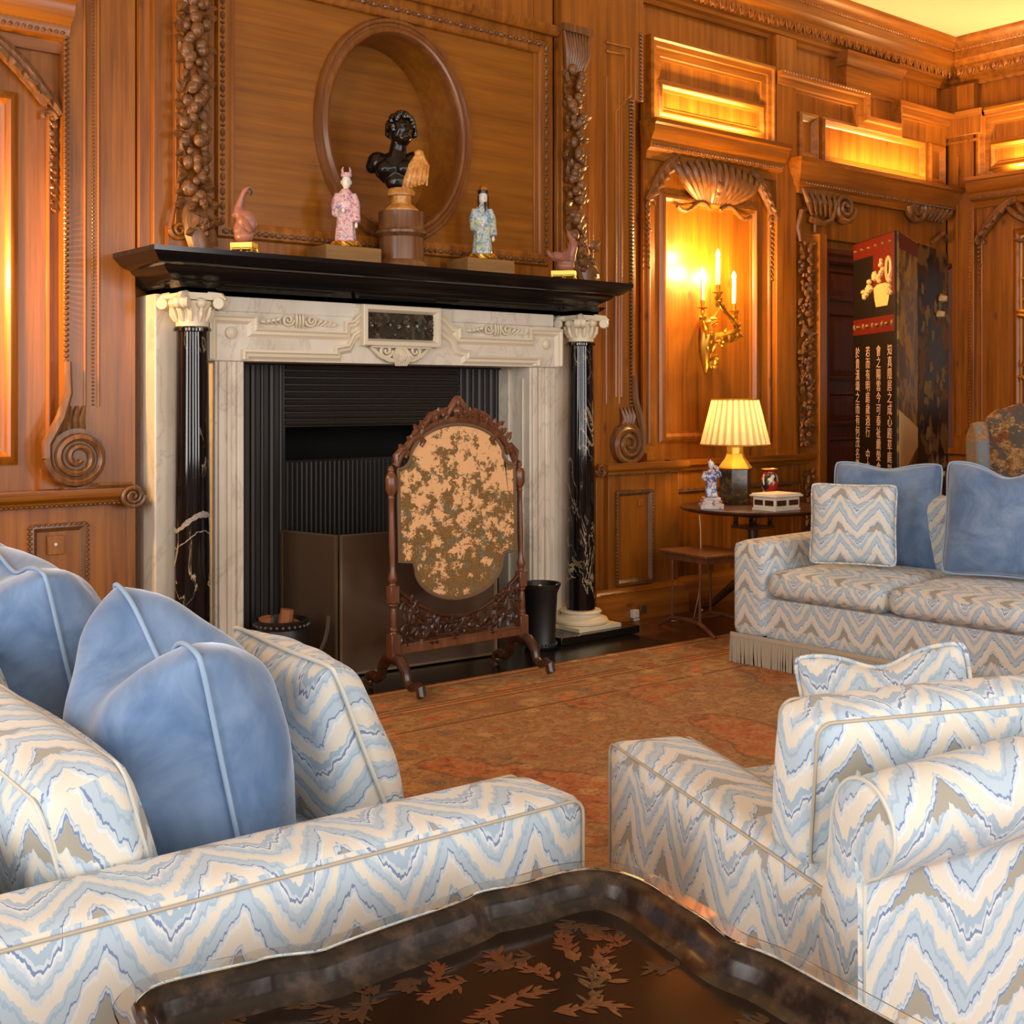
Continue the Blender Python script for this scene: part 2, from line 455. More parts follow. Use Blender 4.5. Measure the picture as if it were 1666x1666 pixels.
def rug():
    t = NT('rug_weave'); c = t.coord('Object'); x, y, _ = t.sep(c)
    big = t.noise(c, 1.5, 3, .5, .6)
    mid = t.noise(t.coord('Object', loc=(7, 2, 0)), 13, 4, .65, 1.2)
    fine = t.noise(t.coord('Object'), 70, 3, .7)
    RED = lin(158, 88, 48); RED2 = lin(168, 100, 58); TAN = lin(164, 128, 84); BRN = lin(130, 94, 60); OLV = lin(136, 116, 80)
    bandn = t.ramp(mid, [(.30, OLV), (.42, TAN), (.52, BRN), (.60, lin(154, 112, 70)), (.72, lin(140, 106, 70))])
    field = t.ramp(mid, [(.32, lin(96, 64, 44)), (.42, RED), (.52, RED2), (.58, TAN), (.66, RED)])
    sw = t.ramp(big, [(.53, (0, 0, 0)), (.545, (1, 1, 1))])
    col = t.mix(sw, bandn, field)
    line = t.ramp(t.math('ABSOLUTE', t.math('SUBTRACT', big, .535)), [(.0, (1, 1, 1)), (.012, (0, 0, 0))])
    col = t.mix(t.math('MULTIPLY', line, .6), col, lin(70, 44, 34))
    # border stripes parallel to the fireside edge (object y = distance from that edge, negative inward)
    d = t.math('MULTIPLY', y, -1)
    inb = t.math('LESS_THAN', d, .62)
    mo = t.vor(t.coord('Object', (6, 9, 1)), 1.0)
    bcol = t.ramp(t.math('ADD', mo, t.math('MULTIPLY', t.math('SUBTRACT', fine, .5), .5)), [(.12, lin(190, 110, 54)), (.24, RED2), (.32, lin(120, 96, 66)), (.45, TAN), (.6, lin(134, 96, 56)), (.75, BRN)])
    stripe = t.ramp(t.math('FRACT', t.math('MULTIPLY', d, 1 / .31)), [(0, lin(116, 74, 40)), (.06, lin(172, 124, 74)), (.12, lin(122, 78, 44)), (.2, (1, 1, 1)), (.9, lin(98, 68, 44)), (.96, lin(164, 116, 70))], 'CONSTANT')
    isw = t.math('GREATER_THAN', t.sep(stripe)[2], .9)
    bord = t.mix(isw, stripe, bcol)
    col = t.mix(inb, col, bord)
    fd = t.vor(t.coord('Object', (8, 8, 1), loc=(1, 2, 0)), 1.0); fh_ = t.sep(t.vor(t.coord('Object', (8, 8, 1), loc=(1, 2, 0)), 1.0, 'F1', 'Color'))
    petal = t.math('ADD', fd, t.math('MULTIPLY', t.math('SUBTRACT', t.noise(t.coord('Object', (26, 26, 1)), 1, 2), .5), .22))
    fm = t.ramp(petal, [(.14, (1, 1, 1)), (.18, (.1, .1, .1)), (.22, (1, 1, 1)), (.34, (0, 0, 0))])
    col = t.mix(t.math('MULTIPLY', fm, .9), col, t.ramp(fh_[0], [(0, lin(176, 134, 86)), (.3, lin(150, 76, 44)), (.55, lin(188, 150, 100)), (.75, lin(92, 84, 80)), (.88, lin(164, 100, 58))], 'CONSTANT'))
    sp = t.noise(t.coord('Object', (34, 46, 1)), 1.0, 3, .7)
    dk = t.ramp(sp, [(.36, (1, 1, 1)), (.41, (0, 0, 0))]); lt = t.ramp(sp, [(.60, (0, 0, 0)), (.65, (1, 1, 1))])
    col = t.mix(t.math('MULTIPLY', dk, .6), col, lin(54, 44, 46)); col = t.mix(t.math('MULTIPLY', lt, .45), col, lin(196, 156, 104))
    col = t.mix(.4, col, t.ramp(fine, [(.3, lin(110, 86, 66)), (.7, lin(222, 190, 148))]), 'OVERLAY')
    col = t.mix(.12, col, lin(132, 116, 96))
    gm_ = t.n('ShaderNodeGamma'); gm_.inputs[1].default_value = .86; t.l(col, gm_.inputs[0]); col = gm_.outputs[0]
    t.base(col); t.p(Roughness=.95); t.b.inputs['Specular IOR Level'].default_value = .1
    t.bump(fine, .4, .004); MAT['rug_weave'] = t.m
rug()

def tapestry(name, ground, a, b, c3, sc, dens=0.0, grad=0.0):
    t = NT(name); c = t.coord('UV'); x, y, _ = t.sep(c)
    wob = t.noise(c, 30 * sc / 10, 3, .6, col=True)
    cc = t.n('ShaderNodeMixRGB'); cc.inputs[0].default_value = .06; t.l(c, cc.inputs[1]); t.l(wob, cc.inputs[2])
    n = t.noise(cc.outputs[0], sc, 3, .62, .5)
    n = t.math('ADD', n, dens)
    if grad: n = t.math('ADD', n, t.math('MULTIPLY', t.math('SUBTRACT', .52, y), grad))
    edge = t.noise(c, sc * 6, 2, .6)
    n = t.math('ADD', n, t.math('MULTIPLY', t.math('SUBTRACT', edge, .5), .14))
    mask = t.ramp(n, [(.515, (0, 0, 0)), (.535, (1, 1, 1))])
    hue = t.noise(t.coord('UV', loc=(3, 8, 0)), sc * .8, 2)
    lf = t.ramp(hue, [(.36, a), (.5, b), (.62, c3)])
    lf = t.mix(.7, lf, t.ramp(edge, [(.3, lin(70, 60, 46)), (.7, lin(210, 190, 150))]), 'OVERLAY')
    t.base(t.mix(t.math('MULTIPLY', mask, .92), ground, lf)); t.p(Roughness=.9); t.b.inputs['Specular IOR Level'].default_value = .1
    t.bump(edge, .2, .003); MAT[name] = t.m
tapestry('screen_tapestry', lin(232, 180, 128), lin(116, 118, 104), lin(122, 100, 62), lin(134, 108, 70), 19, .04, .18)
tapestry('chair_tapestry', lin(92, 82, 72), lin(150, 116, 80), lin(196, 158, 110), lin(140, 84, 60), 14, .03)
tapestry('chair_side_tapestry', lin(116, 122, 128), lin(150, 124, 96), lin(176, 140, 104), lin(136, 140, 146), 9, .0)
def porcelain(name, ground, cols, sc=60, rough=.15):
    t = NT(name); n = t.noise(t.coord('Object'), sc, 3, .6, .6)
    h = t.noise(t.coord('Object', loc=(4, 1, 2)), sc * .7, 2)
    st = [(.32 + .36 * i / max(1, len(cols) - 1), c) for i, c in enumerate(cols)]
    t.base(t.mix(t.ramp(n, [(.47, (0, 0, 0)), (.53, (1, 1, 1))]), ground, t.ramp(h, st, 'CONSTANT'))); t.p(Roughness=rough); t.b.inputs['Specular IOR Level'].default_value = .5 if rough < .3 else .12; MAT[name] = t.m
porcelain('robe_pink', lin(222, 184, 184), [lin(190, 120, 140), lin(210, 196, 204), lin(150, 130, 170), lin(206, 150, 140)], 70)
porcelain('robe_blue', lin(190, 204, 214), [lin(110, 136, 184), lin(150, 180, 130), lin(214, 200, 130), lin(130, 150, 190)], 70)
porcelain('robe_imari', lin(214, 214, 224), [lin(64, 84, 150), lin(86, 104, 168), lin(176, 80, 56), lin(60, 78, 140)], 45)
porcelain('imari_base', lin(226, 222, 218), [lin(214, 200, 196), lin(190, 110, 80), lin(226, 222, 218)], 30)
porcelain('famille_vase', lin(170, 44, 26), [lin(206, 206, 190), lin(40, 44, 40), lin(190, 196, 180), lin(60, 70, 60)], 14)
porcelain('canister_lacquer', lin(52, 46, 38), [lin(92, 76, 46), lin(60, 54, 44), lin(180, 140, 62)], 26)
porcelain('coromandel_dark', lin(34, 20, 12), [lin(64, 40, 20), lin(110, 78, 40), lin(50, 30, 16)], 5, .6)
porcelain('coromandel_gold', lin(92, 62, 28), [lin(140, 100, 40), lin(170, 124, 54), lin(110, 72, 32)], 6, .5)
porcelain('plaque_relief', lin(60, 54, 44), [lin(84, 76, 62), lin(38, 34, 28), lin(70, 62, 50)], 22)

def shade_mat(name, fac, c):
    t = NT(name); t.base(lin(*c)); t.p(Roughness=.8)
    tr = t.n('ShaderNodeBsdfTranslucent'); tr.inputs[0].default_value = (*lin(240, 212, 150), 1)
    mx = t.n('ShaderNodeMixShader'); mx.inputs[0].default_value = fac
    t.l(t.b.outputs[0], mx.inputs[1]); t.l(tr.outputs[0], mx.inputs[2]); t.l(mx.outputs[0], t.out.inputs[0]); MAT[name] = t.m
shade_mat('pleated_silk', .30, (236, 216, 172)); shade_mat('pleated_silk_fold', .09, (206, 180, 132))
def guard_mat():
    t = NT('guard_mesh'); t.base(lin(104, 80, 60)); t.p(Roughness=.4, Metallic=.4)
    tr = t.n('ShaderNodeBsdfTransparent'); mx = t.n('ShaderNodeMixShader'); mx.inputs[0].default_value = .18
    t.l(t.b.outputs[0], mx.inputs[1]); t.l(tr.outputs[0], mx.inputs[2]); t.l(mx.outputs[0], t.out.inputs[0]); MAT['guard_mesh'] = t.m
guard_mat()
def glass_mat():
    t = NT('clear_glass'); t.base((.93, .98, .96)); t.p(Roughness=.02, IOR=1.45)
    t.b.inputs['Transmission Weight'].default_value = 1.0; MAT['clear_glass'] = t.m
glass_mat()
def worn_black():
    t = NT('worn_lacquer'); n = t.noise(t.coord('Object', (24, 24, 24)), 1, 4, .65)
    t.base(t.ramp(n, [(.45, lin(24, 17, 13)), (.7, lin(66, 48, 36))])); t.p(Roughness=t.math('ADD', .12, t.math('MULTIPLY', n, .25))); MAT['worn_lacquer'] = t.m
worn_black()
# ------------------------------------------------------------------ the room
CEIL = 4.05; XR = 8.79; YB = 5.27
def structure(o): o['kind'] = 'structure'; return o
def bw(u, v, h): return (u, YB - h, v)           # back wall: h is how far it stands out
mb = MB()
mb.box(-2.6, 2.45, YB, 5.7, 0, CEIL); mb.box(4.55, 8.95, YB, 5.7, 0, CEIL)
mb.box(2.45, 2.581, YB, 5.7, 0, 1.9); mb.box(4.26, 4.55, YB, 5.7, 0, 1.9); mb.box(2.581, 4.26, YB, 5.7, 1.46, 1.9)
mb.box(2.3, 4.7, 5.7, 5.85, 0, CEIL)
wall_back = structure(part(mb, 'wall_back', MAT['pine_upright']))
mb = MB(); mb.box(XR, XR + .15, -2.75, YB, 0, CEIL); wall_right = structure(part(mb, 'wall_right', MAT['pine_upright']))
mb = MB(); mb.box(-2.75, XR + .15, -2.75, 5.7, -.12, 0)
floor = structure(part(mb, 'floor', MAT['floor_wood']))
mb = MB(); mb.box(-2.75, XR + .15, -2.75, 5.7, CEIL, CEIL + .1)
ceiling = structure(part(mb, 'ceiling', MAT['ceiling_cream']))
mb = MB()                                     # rear wall with three window openings
xs = [(-2.6, -1.05), (.25, 1.55), (2.85, 4.15), (5.45, XR)]
for a, b in xs: mb.box(a, b, -2.75, -2.6, 0, CEIL)
for c in (-.4, 2.2, 4.8):
    mb.box(c - .65, c + .65, -2.75, -2.6, 0, .75); mb.box(c - .65, c + .65, -2.75, -2.6, 3.05, CEIL)
wall_rear = structure(part(mb, 'wall_rear', MAT['pine_upright']))
mb = MB()
for a, b in ((-2.75, -1.25), (.05, 1.75), (3.05, 5.7)): mb.box(-2.75, -2.6, a, b, 0, CEIL)
for c in (-.6, 2.4):
    mb.box(-2.75, -2.6, c - .65, c + .65, 0, .75); mb.box(-2.75, -2.6, c - .65, c + .65, 3.05, CEIL)
wall_left = structure(part(mb, 'wall_left', MAT['pine_upright']))

def wpart(mb, name, mat, parent=None, **k): return part(mb, name, MAT[mat], parent or wall_back, world=True, **k)
def beads(mb, p0, p1, step, r, sub=1, alt=None):
    p0, p1 = Vector(p0), Vector(p1); L = (p1 - p0).length; n = max(1, int(L / step))
    for i in range(n):
        p = p0.lerp(p1, (i + .5) / n)
        mb.ell(p, r if (alt is None or i % 2 == 0) else alt, sub=sub)

# crown cornice round the back and right walls
CORN = [(0, 3.70), (.03, 3.70), (.035, 3.725), (.055, 3.74), (.055, 3.765), (.07, 3.775), (.10, 3.835), (.10, 3.85), (.115, 3.86), (.14, 3.89), (.14, 3.955), (.15, 3.965), (.155, 3.985), (.18, 4.01), (.20, 4.04), (.20, CEIL), (0, CEIL)]
mb = MB()
mb.mould([(-2.6, YB), (XR, YB), (XR, -2.6)], [(-o, z) for o, z in CORN], False, lambda u, v, h: (u, v, h))
cornice = structure(wpart(mb, 'trim_1', 'pine_level'))
mb = MB()
def egg(mb, p, along, out):
    a, o = Vector(along), Vector(out); M = Matrix((a, Vector((0, 0, 1)), o)).transposed().to_4x4()
    mb.ell(Vector(p), (.026, .034, .022), M, 1)
    for s in (-1, 1):
        mb.tube([Vector(p) + a * s * .034 + Vector((0, 0, .03)), Vector(p) + a * s * .036 + o * .008, Vector(p) + a * s * .018 + Vector((0, 0, -.036))], .008, 5)
n = 44
for i in range(n): egg(mb, (4.6 + i * .0955, YB - .088, 3.808), (1, 0, 0), (0, -1, 0))
for i in range(12): egg(mb, (XR - .088, YB - .16 - i * .0955, 3.808), (0, 1, 0), (-1, 0, 0))
beads(mb, (4.6, YB - .148, 3.962), (XR - .15, YB - .148, 3.962), .03, .011)
beads(mb, (XR - .148, YB - .15, 3.962), (XR - .148, 4.3, 3.962), .03, .011)
wpart(mb, 'egg_and_dart', 'pine_level', cornice)

# frieze blocks that break forward between cornice and architrave
mb = MB()
x0, x1 = X(1377, 5.19), X(1462, 5.19)
mb.box(x0, x1, 5.19, YB, 3.47, 3.71)
mb.mould([(x0, YB), (x0, 5.19), (x1, 5.19), (x1, YB)], [(-.0, 3.64), (-.02, 3.65), (-.03, 3.68), (-.05, 3.72), (-.05, 3.74)], False, lambda u, v, h: (u, v, h))
wpart(mb, 'frieze_block', 'pine_level')

# ---- a panelled bay: tall panel, carved shell pediment, shelf, crossetted upper panel
def carve_pediment(mb, mapf, uc, z, half):
    P = lambda u, v, h: Vector(mapf(u, v, h))
    for k in range(-6, 7):
        t = k / 6.0; s = 1 if k >= 0 else -1
        pts = []
        for j in range(7):
            q = j / 6.0
            pts.append(P(uc + t * half * (.22 + .42 * q) + s * .05 * math.sin(q * 3.1) * abs(t), z - .13 + .27 * q * (1 - .25 * t * t), .02 + .05 * math.sin(q * 2.6)))
        mb.tube(pts, [.012, .02, .026, .029, .028, .022, .01], 7)
    for s in (-1, 1):
        for rr, dz in ((1.0, 0), (.82, .035)):
            pts = [P(uc + s * half * (.55 + .46 * q * rr), z + .13 * rr - (.30 * rr) * (q ** 1.6), .035) for q in [i / 9 for i in range(10)]]
            mb.tube(pts, [.016 + .012 * math.sin(3.1 * i / 9) for i in range(10)], 7)
        # curl
        c = (uc + s * half * .93, z - .19)
        mb.tube([P(c[0] + s * (.045 - .011 * a) * math.cos(a), c[1] + (.045 - .011 * a) * math.sin(a), .03) for a in [i * .55 for i in range(7)]], .012, 6)
        for i in range(5):
            q = i / 4.0
            b = P(uc + s * half * (.60 + .3 * q), z + .10 - .2 * q, .05); e = P(uc + s * half * (.64 + .32 * q), z + .055 - .2 * q, .04)
            mb.tube([b, (b + e) / 2 + Vector(mapf(0, 0, .02)) - Vector(mapf(0, 0, 0)), e], [.012, .018, .004], 6)
        mb.tube([P(uc + s * half * (.08 + .5 * q), z - .17 + .035 * math.sin(q * 6), .035) for q in [i / 8 for i in range(9)]], .013, 6)
    mb.ell(P(uc, z - .02, .05), .05, sub=2)
    for a in range(8): mb.ell(P(uc + .055 * math.cos(a * .785), z - .02 + .055 * math.sin(a * .785), .05), .026, sub=1)
def drop(mb, mapf, u, z0, z1, wd=.03):
    P = lambda u_, v, h: Vector(mapf(u_, v, h)); n = int((z1 - z0) / .03)
    mb.tube([P(u + wd * .7 * math.cos(a) * (1 - a / 8), z1 + wd * .7 * math.sin(a) * (1 - a / 8), .02) for a in [i * .5 for i in range(14)]], .009, 6)
    for i in range(n):
        z = z1 - .03 - i * (z1 - z0) / n; k = 1 - .6 * i / n
        mb.ell(P(u + random.uniform(-.3, .3) * wd, z, .018), (wd * .5 * k, .014, wd * .55 * k), (random.random(), random.random(), random.random()), 1)
        for s in (-1, 1):
            a = P(u, z, .012); d = Vector(mapf(s * .6, .8, 0)) - Vector(mapf(0, 0, 0))
            mb.leaf(a, d, Vector(mapf(0, 0, 1)) - Vector(mapf(0, 0, 0)), wd * 1.1 * k, wd * .35 * k)
FRAME = [(0, 0), (0, .012), (.012, .02), (.022, .03), (.036, .034), (.048, .026), (.055, .014), (.07, .010), (.07, 0)]
def bay(mapf, u0, u1, parent, base=.055, pf=(.14, .14), top=True, wood1='pine_upright', wood2='pine_level'):
    """mapf h is measured from the wall; the bay face stands base proud of it"""
    m2 = lambda u, v, h: mapf(u, v, h + base)
    R4 = lambda a, b, c, d: [(a, c), (b, c), (b, d), (a, d)]
    m = MB(); m.prism(R4(u0, u1, .9, 3.5), -.02, 0, m2); b0 = wpart(m, 'bay_panelling', wood1, parent)
    pl, pr_ = u0 + pf[0], u1 - pf[1]
    m = MB(); m.mould(R4(pl, pr_, 1.02, 2.555), FRAME, True, m2); wpart(m, 'panel_moulding', wood1, b0)
    m = MB()
    for s, e in ((1, u0), (-1, u1)):
        a, b = e + s * .035, e + s * .055
        m.tube([Vector(m2((a + b) / 2, 1.02, .004)), Vector(m2((a + b) / 2, 2.55, .004))], .012, 8)
        m.prism(R4(min(e, e + s * .09), max(e, e + s * .09), .915, .96), 0, .035, m2); m.prism(R4(min(e, e + s * .08), max(e, e + s * .08), .96, 1.0), 0, .02, m2)
    wpart(m, 'stile_bead', wood1, b0)
    m = MB(); uc = (u0 + u1) / 2; carve_pediment(m, m2, uc, 2.655, (u1 - u0) / 2 - .01)
    drop(m, m2, u0 + .03, 2.08, 2.5); drop(m, m2, u1 - .03, 2.08, 2.5)
    wpart(m, 'carved_pediment', 'carved_pine', b0)
    # shelf cornice
    prof = [(.0, 2.74), (.03, 2.74), (.045, 2.785), (.075, 2.80), (.085, 2.83), (.085, 2.845), (.12, 2.89), (.125, 2.93), (.14, 2.94), (.14, 2.965), (0, 2.965)]
    m = MB(); rings = []
    for o, z in prof:
        rings.append([m.v(m2(u0 - o * .2, z, 0)), m.v(m2(u0 - o * .2, z, o)), m.v(m2(u1 + o * .2, z, o)), m.v(m2(u1 + o * .2, z, 0))])
    for A, B in zip(rings, rings[1:]):
        for i in range(3): m.f([A[i], A[i + 1], B[i + 1], B[i]])
    sh = wpart(m, 'pediment_shelf', wood2, b0)
    m = MB(); beads(m, m2(u0, 2.815, .082), m2(u1, 2.815, .082), .026, .011); wpart(m, 'shelf_beading', 'carved_pine', b0)
    if top:
        m = MB(); m.mould(R4(u0 + .10, u1 - .10, 3.0, 3.24), FRAME, True, m2); wpart(m, 'upper_panel_moulding', wood2, b0)
        m = MB(); pts = [(u1 - .03, 2.97), (u1 - .03, 3.49), (u0 + .02, 3.49), (u0 + .02, 2.97)]
        m.mould(pts, [(0, 0), (0, .05), (.02, .055), (.03, .04), (.06, .035), (.065, .022), (.11, .018), (.115, .008), (.13, .006), (.13, 0)], False, m2)
        wpart(m, 'crossette_moulding', wood2, b0)
    return b0
bay(bw, X(1046, 5.215), X(1257, 5.215), wall_back, pf=(.13, .17))
bay(bw, .30, X(96, 5.215), wall_back, pf=(.18, .172), top=False)
rw = lambda u, v, h: (XR - h, -u, v)
bay(rw, -4.98, -3.5, wall_right, pf=(.30, .30), wood1='pine_upright', wood2='pine_return')
mb = MB(); mb.box(XR - .10, XR, 4.98, YB, .9, 3.70); mb.box(XR - .13, XR, 4.9, YB, 3.30, 3.49)
mb.box(XR - .12, XR, 3.4, YB, 0, .86); mb.box(XR - .16, XR, 3.4, YB, .86, .91)
wr = wpart(mb, 'corner_pilaster', 'pine_upright', wall_right, bevel=.006)
mb = MB()
mb.mould([(-5.2, 1.0), (-5.2, 3.25), (-4.93, 3.25)], [(0, 0), (0, .02), (.02, .02), (.02, 0)], False, lambda u, v, h: (XR - .10 - h, -u, v))
mb.mould([(-5.10, 1.0), (-5.10, 3.15)], [(0, 0), (0, .02), (.015, .02), (.015, 0)], False, lambda u, v, h: (XR - .10 - h, -u, v))
beads(mb, (XR - .105, 5.01, 1.0), (XR - .105, 5.01, 2.9), .025, .010)
wpart(mb, 'pilaster_moulding', 'pine_upright', wr)
mb = MB(); mb.mould([(-4.9, 3.49), (-3.4, 3.49)], [(0, 0), (0, .06), (-.05, .05), (-.06, .02), (-.06, 0)], False, lambda u, v, h: (XR - h, -u, v)); mb.mould([(-YB, 3.49), (-4.9, 3.49)], [(0, 0), (0, .14), (-.05, .13), (-.06, .1), (-.06, 0)], False, lambda u, v, h: (XR - h, -u, v))
wpart(mb, 'architrave', 'pine_return', wall_right)

# ---- pilasters flanking the chimney breast, with volutes at the foot
def volute(mb, c, Rr, hand, y, turns=2.4, th=.022):
    """raised spiral band; hand +1 winds from the left side anticlockwise"""
    pts, rad = [], []
    n = int(turns * 22)
    for i in range(n + 1):
        t = i / n; a = math.pi + t * turns * 2 * math.pi; r = Rr * (1 - .86 * t)
        pts.append((c[0] + hand * r * math.cos(a), y - .012 * t, c[1] + r * math.sin(a) * (.9 + .1 * t))); rad.append(th * (1 - .45 * t))
    mb.tube(pts, rad, 7, flat=1.2, nrm=(0, -1, 0))
def rope(mb, p0, p1, r=.012, step=.022): beads(mb, p0, p1, step, (r, r * .9, r * .72), 1)
YP = 5.15
for side in (0, 1):
    if side == 0: xa, xb = X(104, YP), X(221, YP); hand = 1; vc = (ony(121, 744, YP).x, ony(121, 744, YP).z); xrope = X(107, YP); xl = (X(138, YP), X(151, YP), X(160, YP)); band = X(107, YP)
    else: xa, xb = X(958, YP), X(1047, YP); hand = -1; vc = (ony(1016, 722, YP).x, ony(1016, 722, YP).z); xrope = X(1026, YP); xl = (X(1007, YP), X(992, YP), X(986, YP)); band = X(1028, YP)
    mb = MB()
    if side == 0: mb.box(xa, xb, YP, YB, .9, 3.71)
    else:
        mb.box(xa, X(1034, YP), YP, YB, .9, 3.71); mb.box(X(1034, YP), xb, YP, YB, 3.06, 3.71)
    pl = wpart(mb, 'pilaster', 'pine_upright', bevel=.004)
    mb = MB()
    zt = 3.06 if side else 3.7
    rope(mb, (xrope, YP - .004, 1.24), (xrope, YP - .004, zt), .014 if side == 0 else .02)
    if side == 0: rope(mb, (xl[1], YP - .002, 1.26), (xl[1], YP - .002, 3.7), .007, .016)
    else: rope(mb, (X(1042, YP), YP - .004, 3.06), (X(1042, YP), YP - .004, 3.47), .016)
    wpart(mb, 'rope_edge', 'carved_pine', pl)
    mb = MB()
    for x in (xl[0], xl[2]):
        mb.tube([(x, YP, 1.26), (x, YP, zt + .1 if side else 3.7)], .008, 6)
    if side:
        for q, (dx, dz) in enumerate(((0, 0), (-.045, -.05))):
            pts = [(X(1018, YP) + dx - .04, 1.3), (X(1018, YP) + dx - .04, 3.02 + dz), (X(1034, YP) + dx - .045, 3.08 + dz), (X(1034, YP) + dx - .045, 3.36 + dz), (X(985, YP), 3.36 + dz)]
            mb.tube([(u, YP - .002, v) for u, v in pts], .010, 6)
    wpart(mb, 'reeding', 'pine_upright', pl)
    mb = MB()
    Rr = .125
    volute(mb, vc, Rr, hand, YP - .03)
    mb.lathe([(Rr * .98, -.02), (Rr * .98, .035), (.0, .036)], (vc[0], 0, 0), 30, Matrix.Translation((0, YP, vc[1])) @ Matrix.Rotation(R(90), 4, 'X') @ Matrix.Translation((0, 0, 0)) if False else Matrix.Translation((vc[0], YP, vc[1])) @ Matrix.Rotation(R(90), 4, 'X') @ Matrix.Translation((-vc[0], 0, 0)))
    vx = vc[0] - hand * Rr
    mb.tube([(band, YP - .02, vc[1] + .40), (band, YP - .025, vc[1] + .27), (band - hand * .03, YP - .03, vc[1] + .17), (vx, YP - .03, vc[1] + .06), (vx, YP - .03, vc[1])], [.016, .02, .022, .022, .022], 7, flat=1.2, nrm=(0, -1, 0))
    for i in range(4):
        a = R(100 - i * 22)
        mb.tube([(vc[0] - hand * .05 + hand * .028 * i, YP - .012, vc[1] + .10), (vc[0] - hand * (.055 - .025 * i), YP - .022, vc[1] + .16 - .004 * i), (vc[0] - hand * (.05 - .03 * i), YP - .010, vc[1] + .215)], [.014, .018, .006], 6)
    wpart(mb, 'volute', 'carved_pine', pl)

# ---- dado: rail, pedestals, framed panels, baseboard
mb = MB()
RAIL = [(0, .845), (.012, .845), (.02, .865), (.045, .88), (.05, .895), (.05, .915), (0, .915)]
def rail(mb, x0, x1, y):
    mb.mould([(x0, YB), (x0, y), (x1, y), (x1, YB)], [(-o, z) for o, z in RAIL], False, lambda u, v, h: (u, v, h))
rail(mb, .2, X(200, 5.12), 5.12); rail(mb, X(990, 5.10), X(1104, 5.10), 5.10); rail(mb, X(1107, 5.2), X(1312, 5.2), 5.2)
mb.box(-2.6, .2, 5.2, YB, .86, .915)
rl = wpart(mb, 'dado_rail', 'pine_level')
mb = MB(); c = ony(211, 806, 5.10); volute(mb, (c.x, c.z), .052, -1, 5.07, 2.2, .012)
mb.lathe([(.05, -.03), (.05, .03)], (0, 0, 0), 24, Matrix.Translation((c.x, 5.1, c.z)) @ Matrix.Rotation(R(90), 4, 'X'))
c2 = ony(974, 765, 5.12); volute(mb, (c2.x, c2.z), .04, 1, 5.10, 2.0, .01)
mb.tube([(c.x, 5.075, c.z + .05), (c.x - .15, 5.075, c.z + .052)], .01, 6)
rope(mb, (.4, 5.085, .852), (X(195, 5.1), 5.085, .852), .010, .02); rope(mb, (X(992, 5.08), 5.085, .852), (X(1104, 5.08), 5.085, .852), .010, .02)
wpart(mb, 'rail_scroll', 'carved_pine', rl)
mb = MB()
mb.box(-2.6, .2, 5.22, YB, 0, .87); mb.box(.2, X(221, 5.15), 5.15, YB, 0, .86)
mb.box(X(972, 5.15), X(990, 5.15), 5.16, YB, 0, .9)
mb.box(X(990, 5.12), X(1104, 5.12), 5.12, YB, 0, .86); mb.box(X(1104, 5.215), X(1312, 5.215), 5.215, YB, 0, .88)
dd = wpart(mb, 'dado', 'pine_upright', bevel=.003)
mb = MB()
def rectpx(xa, ya, xb, yb, y): a, b = ony(xa, ya, y), ony(xb, yb, y); return [(a.x, b.z), (b.x, b.z), (b.x, a.z), (a.x, a.z)]
PF = [(0, 0), (0, .014), (.012, .018), (.022, .006), (.03, 0)]
for r, y in ((rectpx(48, 856, 140, 985, 5.15), 5.15), (rectpx(1001, 800, 1060, 945, 5.12), 5.12), (rectpx(1084, 798, 1300, 962, 5.215), 5.215)):
    mb.mould(r, PF, True, lambda u, v, h: (u, y - h, v))
    for k in range(4):
        a, b = r[k], r[(k + 1) % 4]; rope(mb, (a[0], y - .012, a[1]), (b[0], y - .012, b[1]), .011, .02)
wpart(mb, 'dado_panel_moulding', 'carved_pine', dd)
mb = MB(); r = rectpx(77, 872, 104, 901, 5.14); mb.prism(r, 5.15, 5.136); sq = wpart(mb, 'wall_plate', 'pine_upright', wall_back, bevel=.002)
mb = MB(); q = ony(91, 886, 5.13); mb.ell(q, .008, sub=2); wpart(mb, 'plate_knob', 'ivory', sq, label='small pale knob')
mb = MB(); q = ony(1043, 818, 5.11); mb.prism([(q.x - .02, q.z - .02), (q.x + .02, q.z - .02), (q.x + .02, q.z + .02), (q.x - .02, q.z + .02)], 5.12, 5.108); wpart(mb, 'wall_plate', 'pine_upright', dd, bevel=.002)
mb = MB()
BASEB = [(0, 0), (.055, 0), (.055, .12), (.045, .135), (.04, .16), (.02, .175), (.015, .19), (0, .19)]
for a, b, y in ((X(975, 5.1), X(1104, 5.1), 5.12), (X(1104, 5.215), X(1312, 5.215), 5.215), (.0, 2.1, 5.15)):
    mb.mould([(a, YB), (a, y), (b, y), (b, YB)], [(-o, z) for o, z in BASEB], False, lambda u, v, h: (u, v, h))
rope(mb, (X(978, 5.07), 5.075, .165), (X(1104, 5.07), 5.075, .165), .008, .018)
structure(part(mb, 'baseboard_back', MAT['dark_mahogany'] if False else MAT['pine_level']))

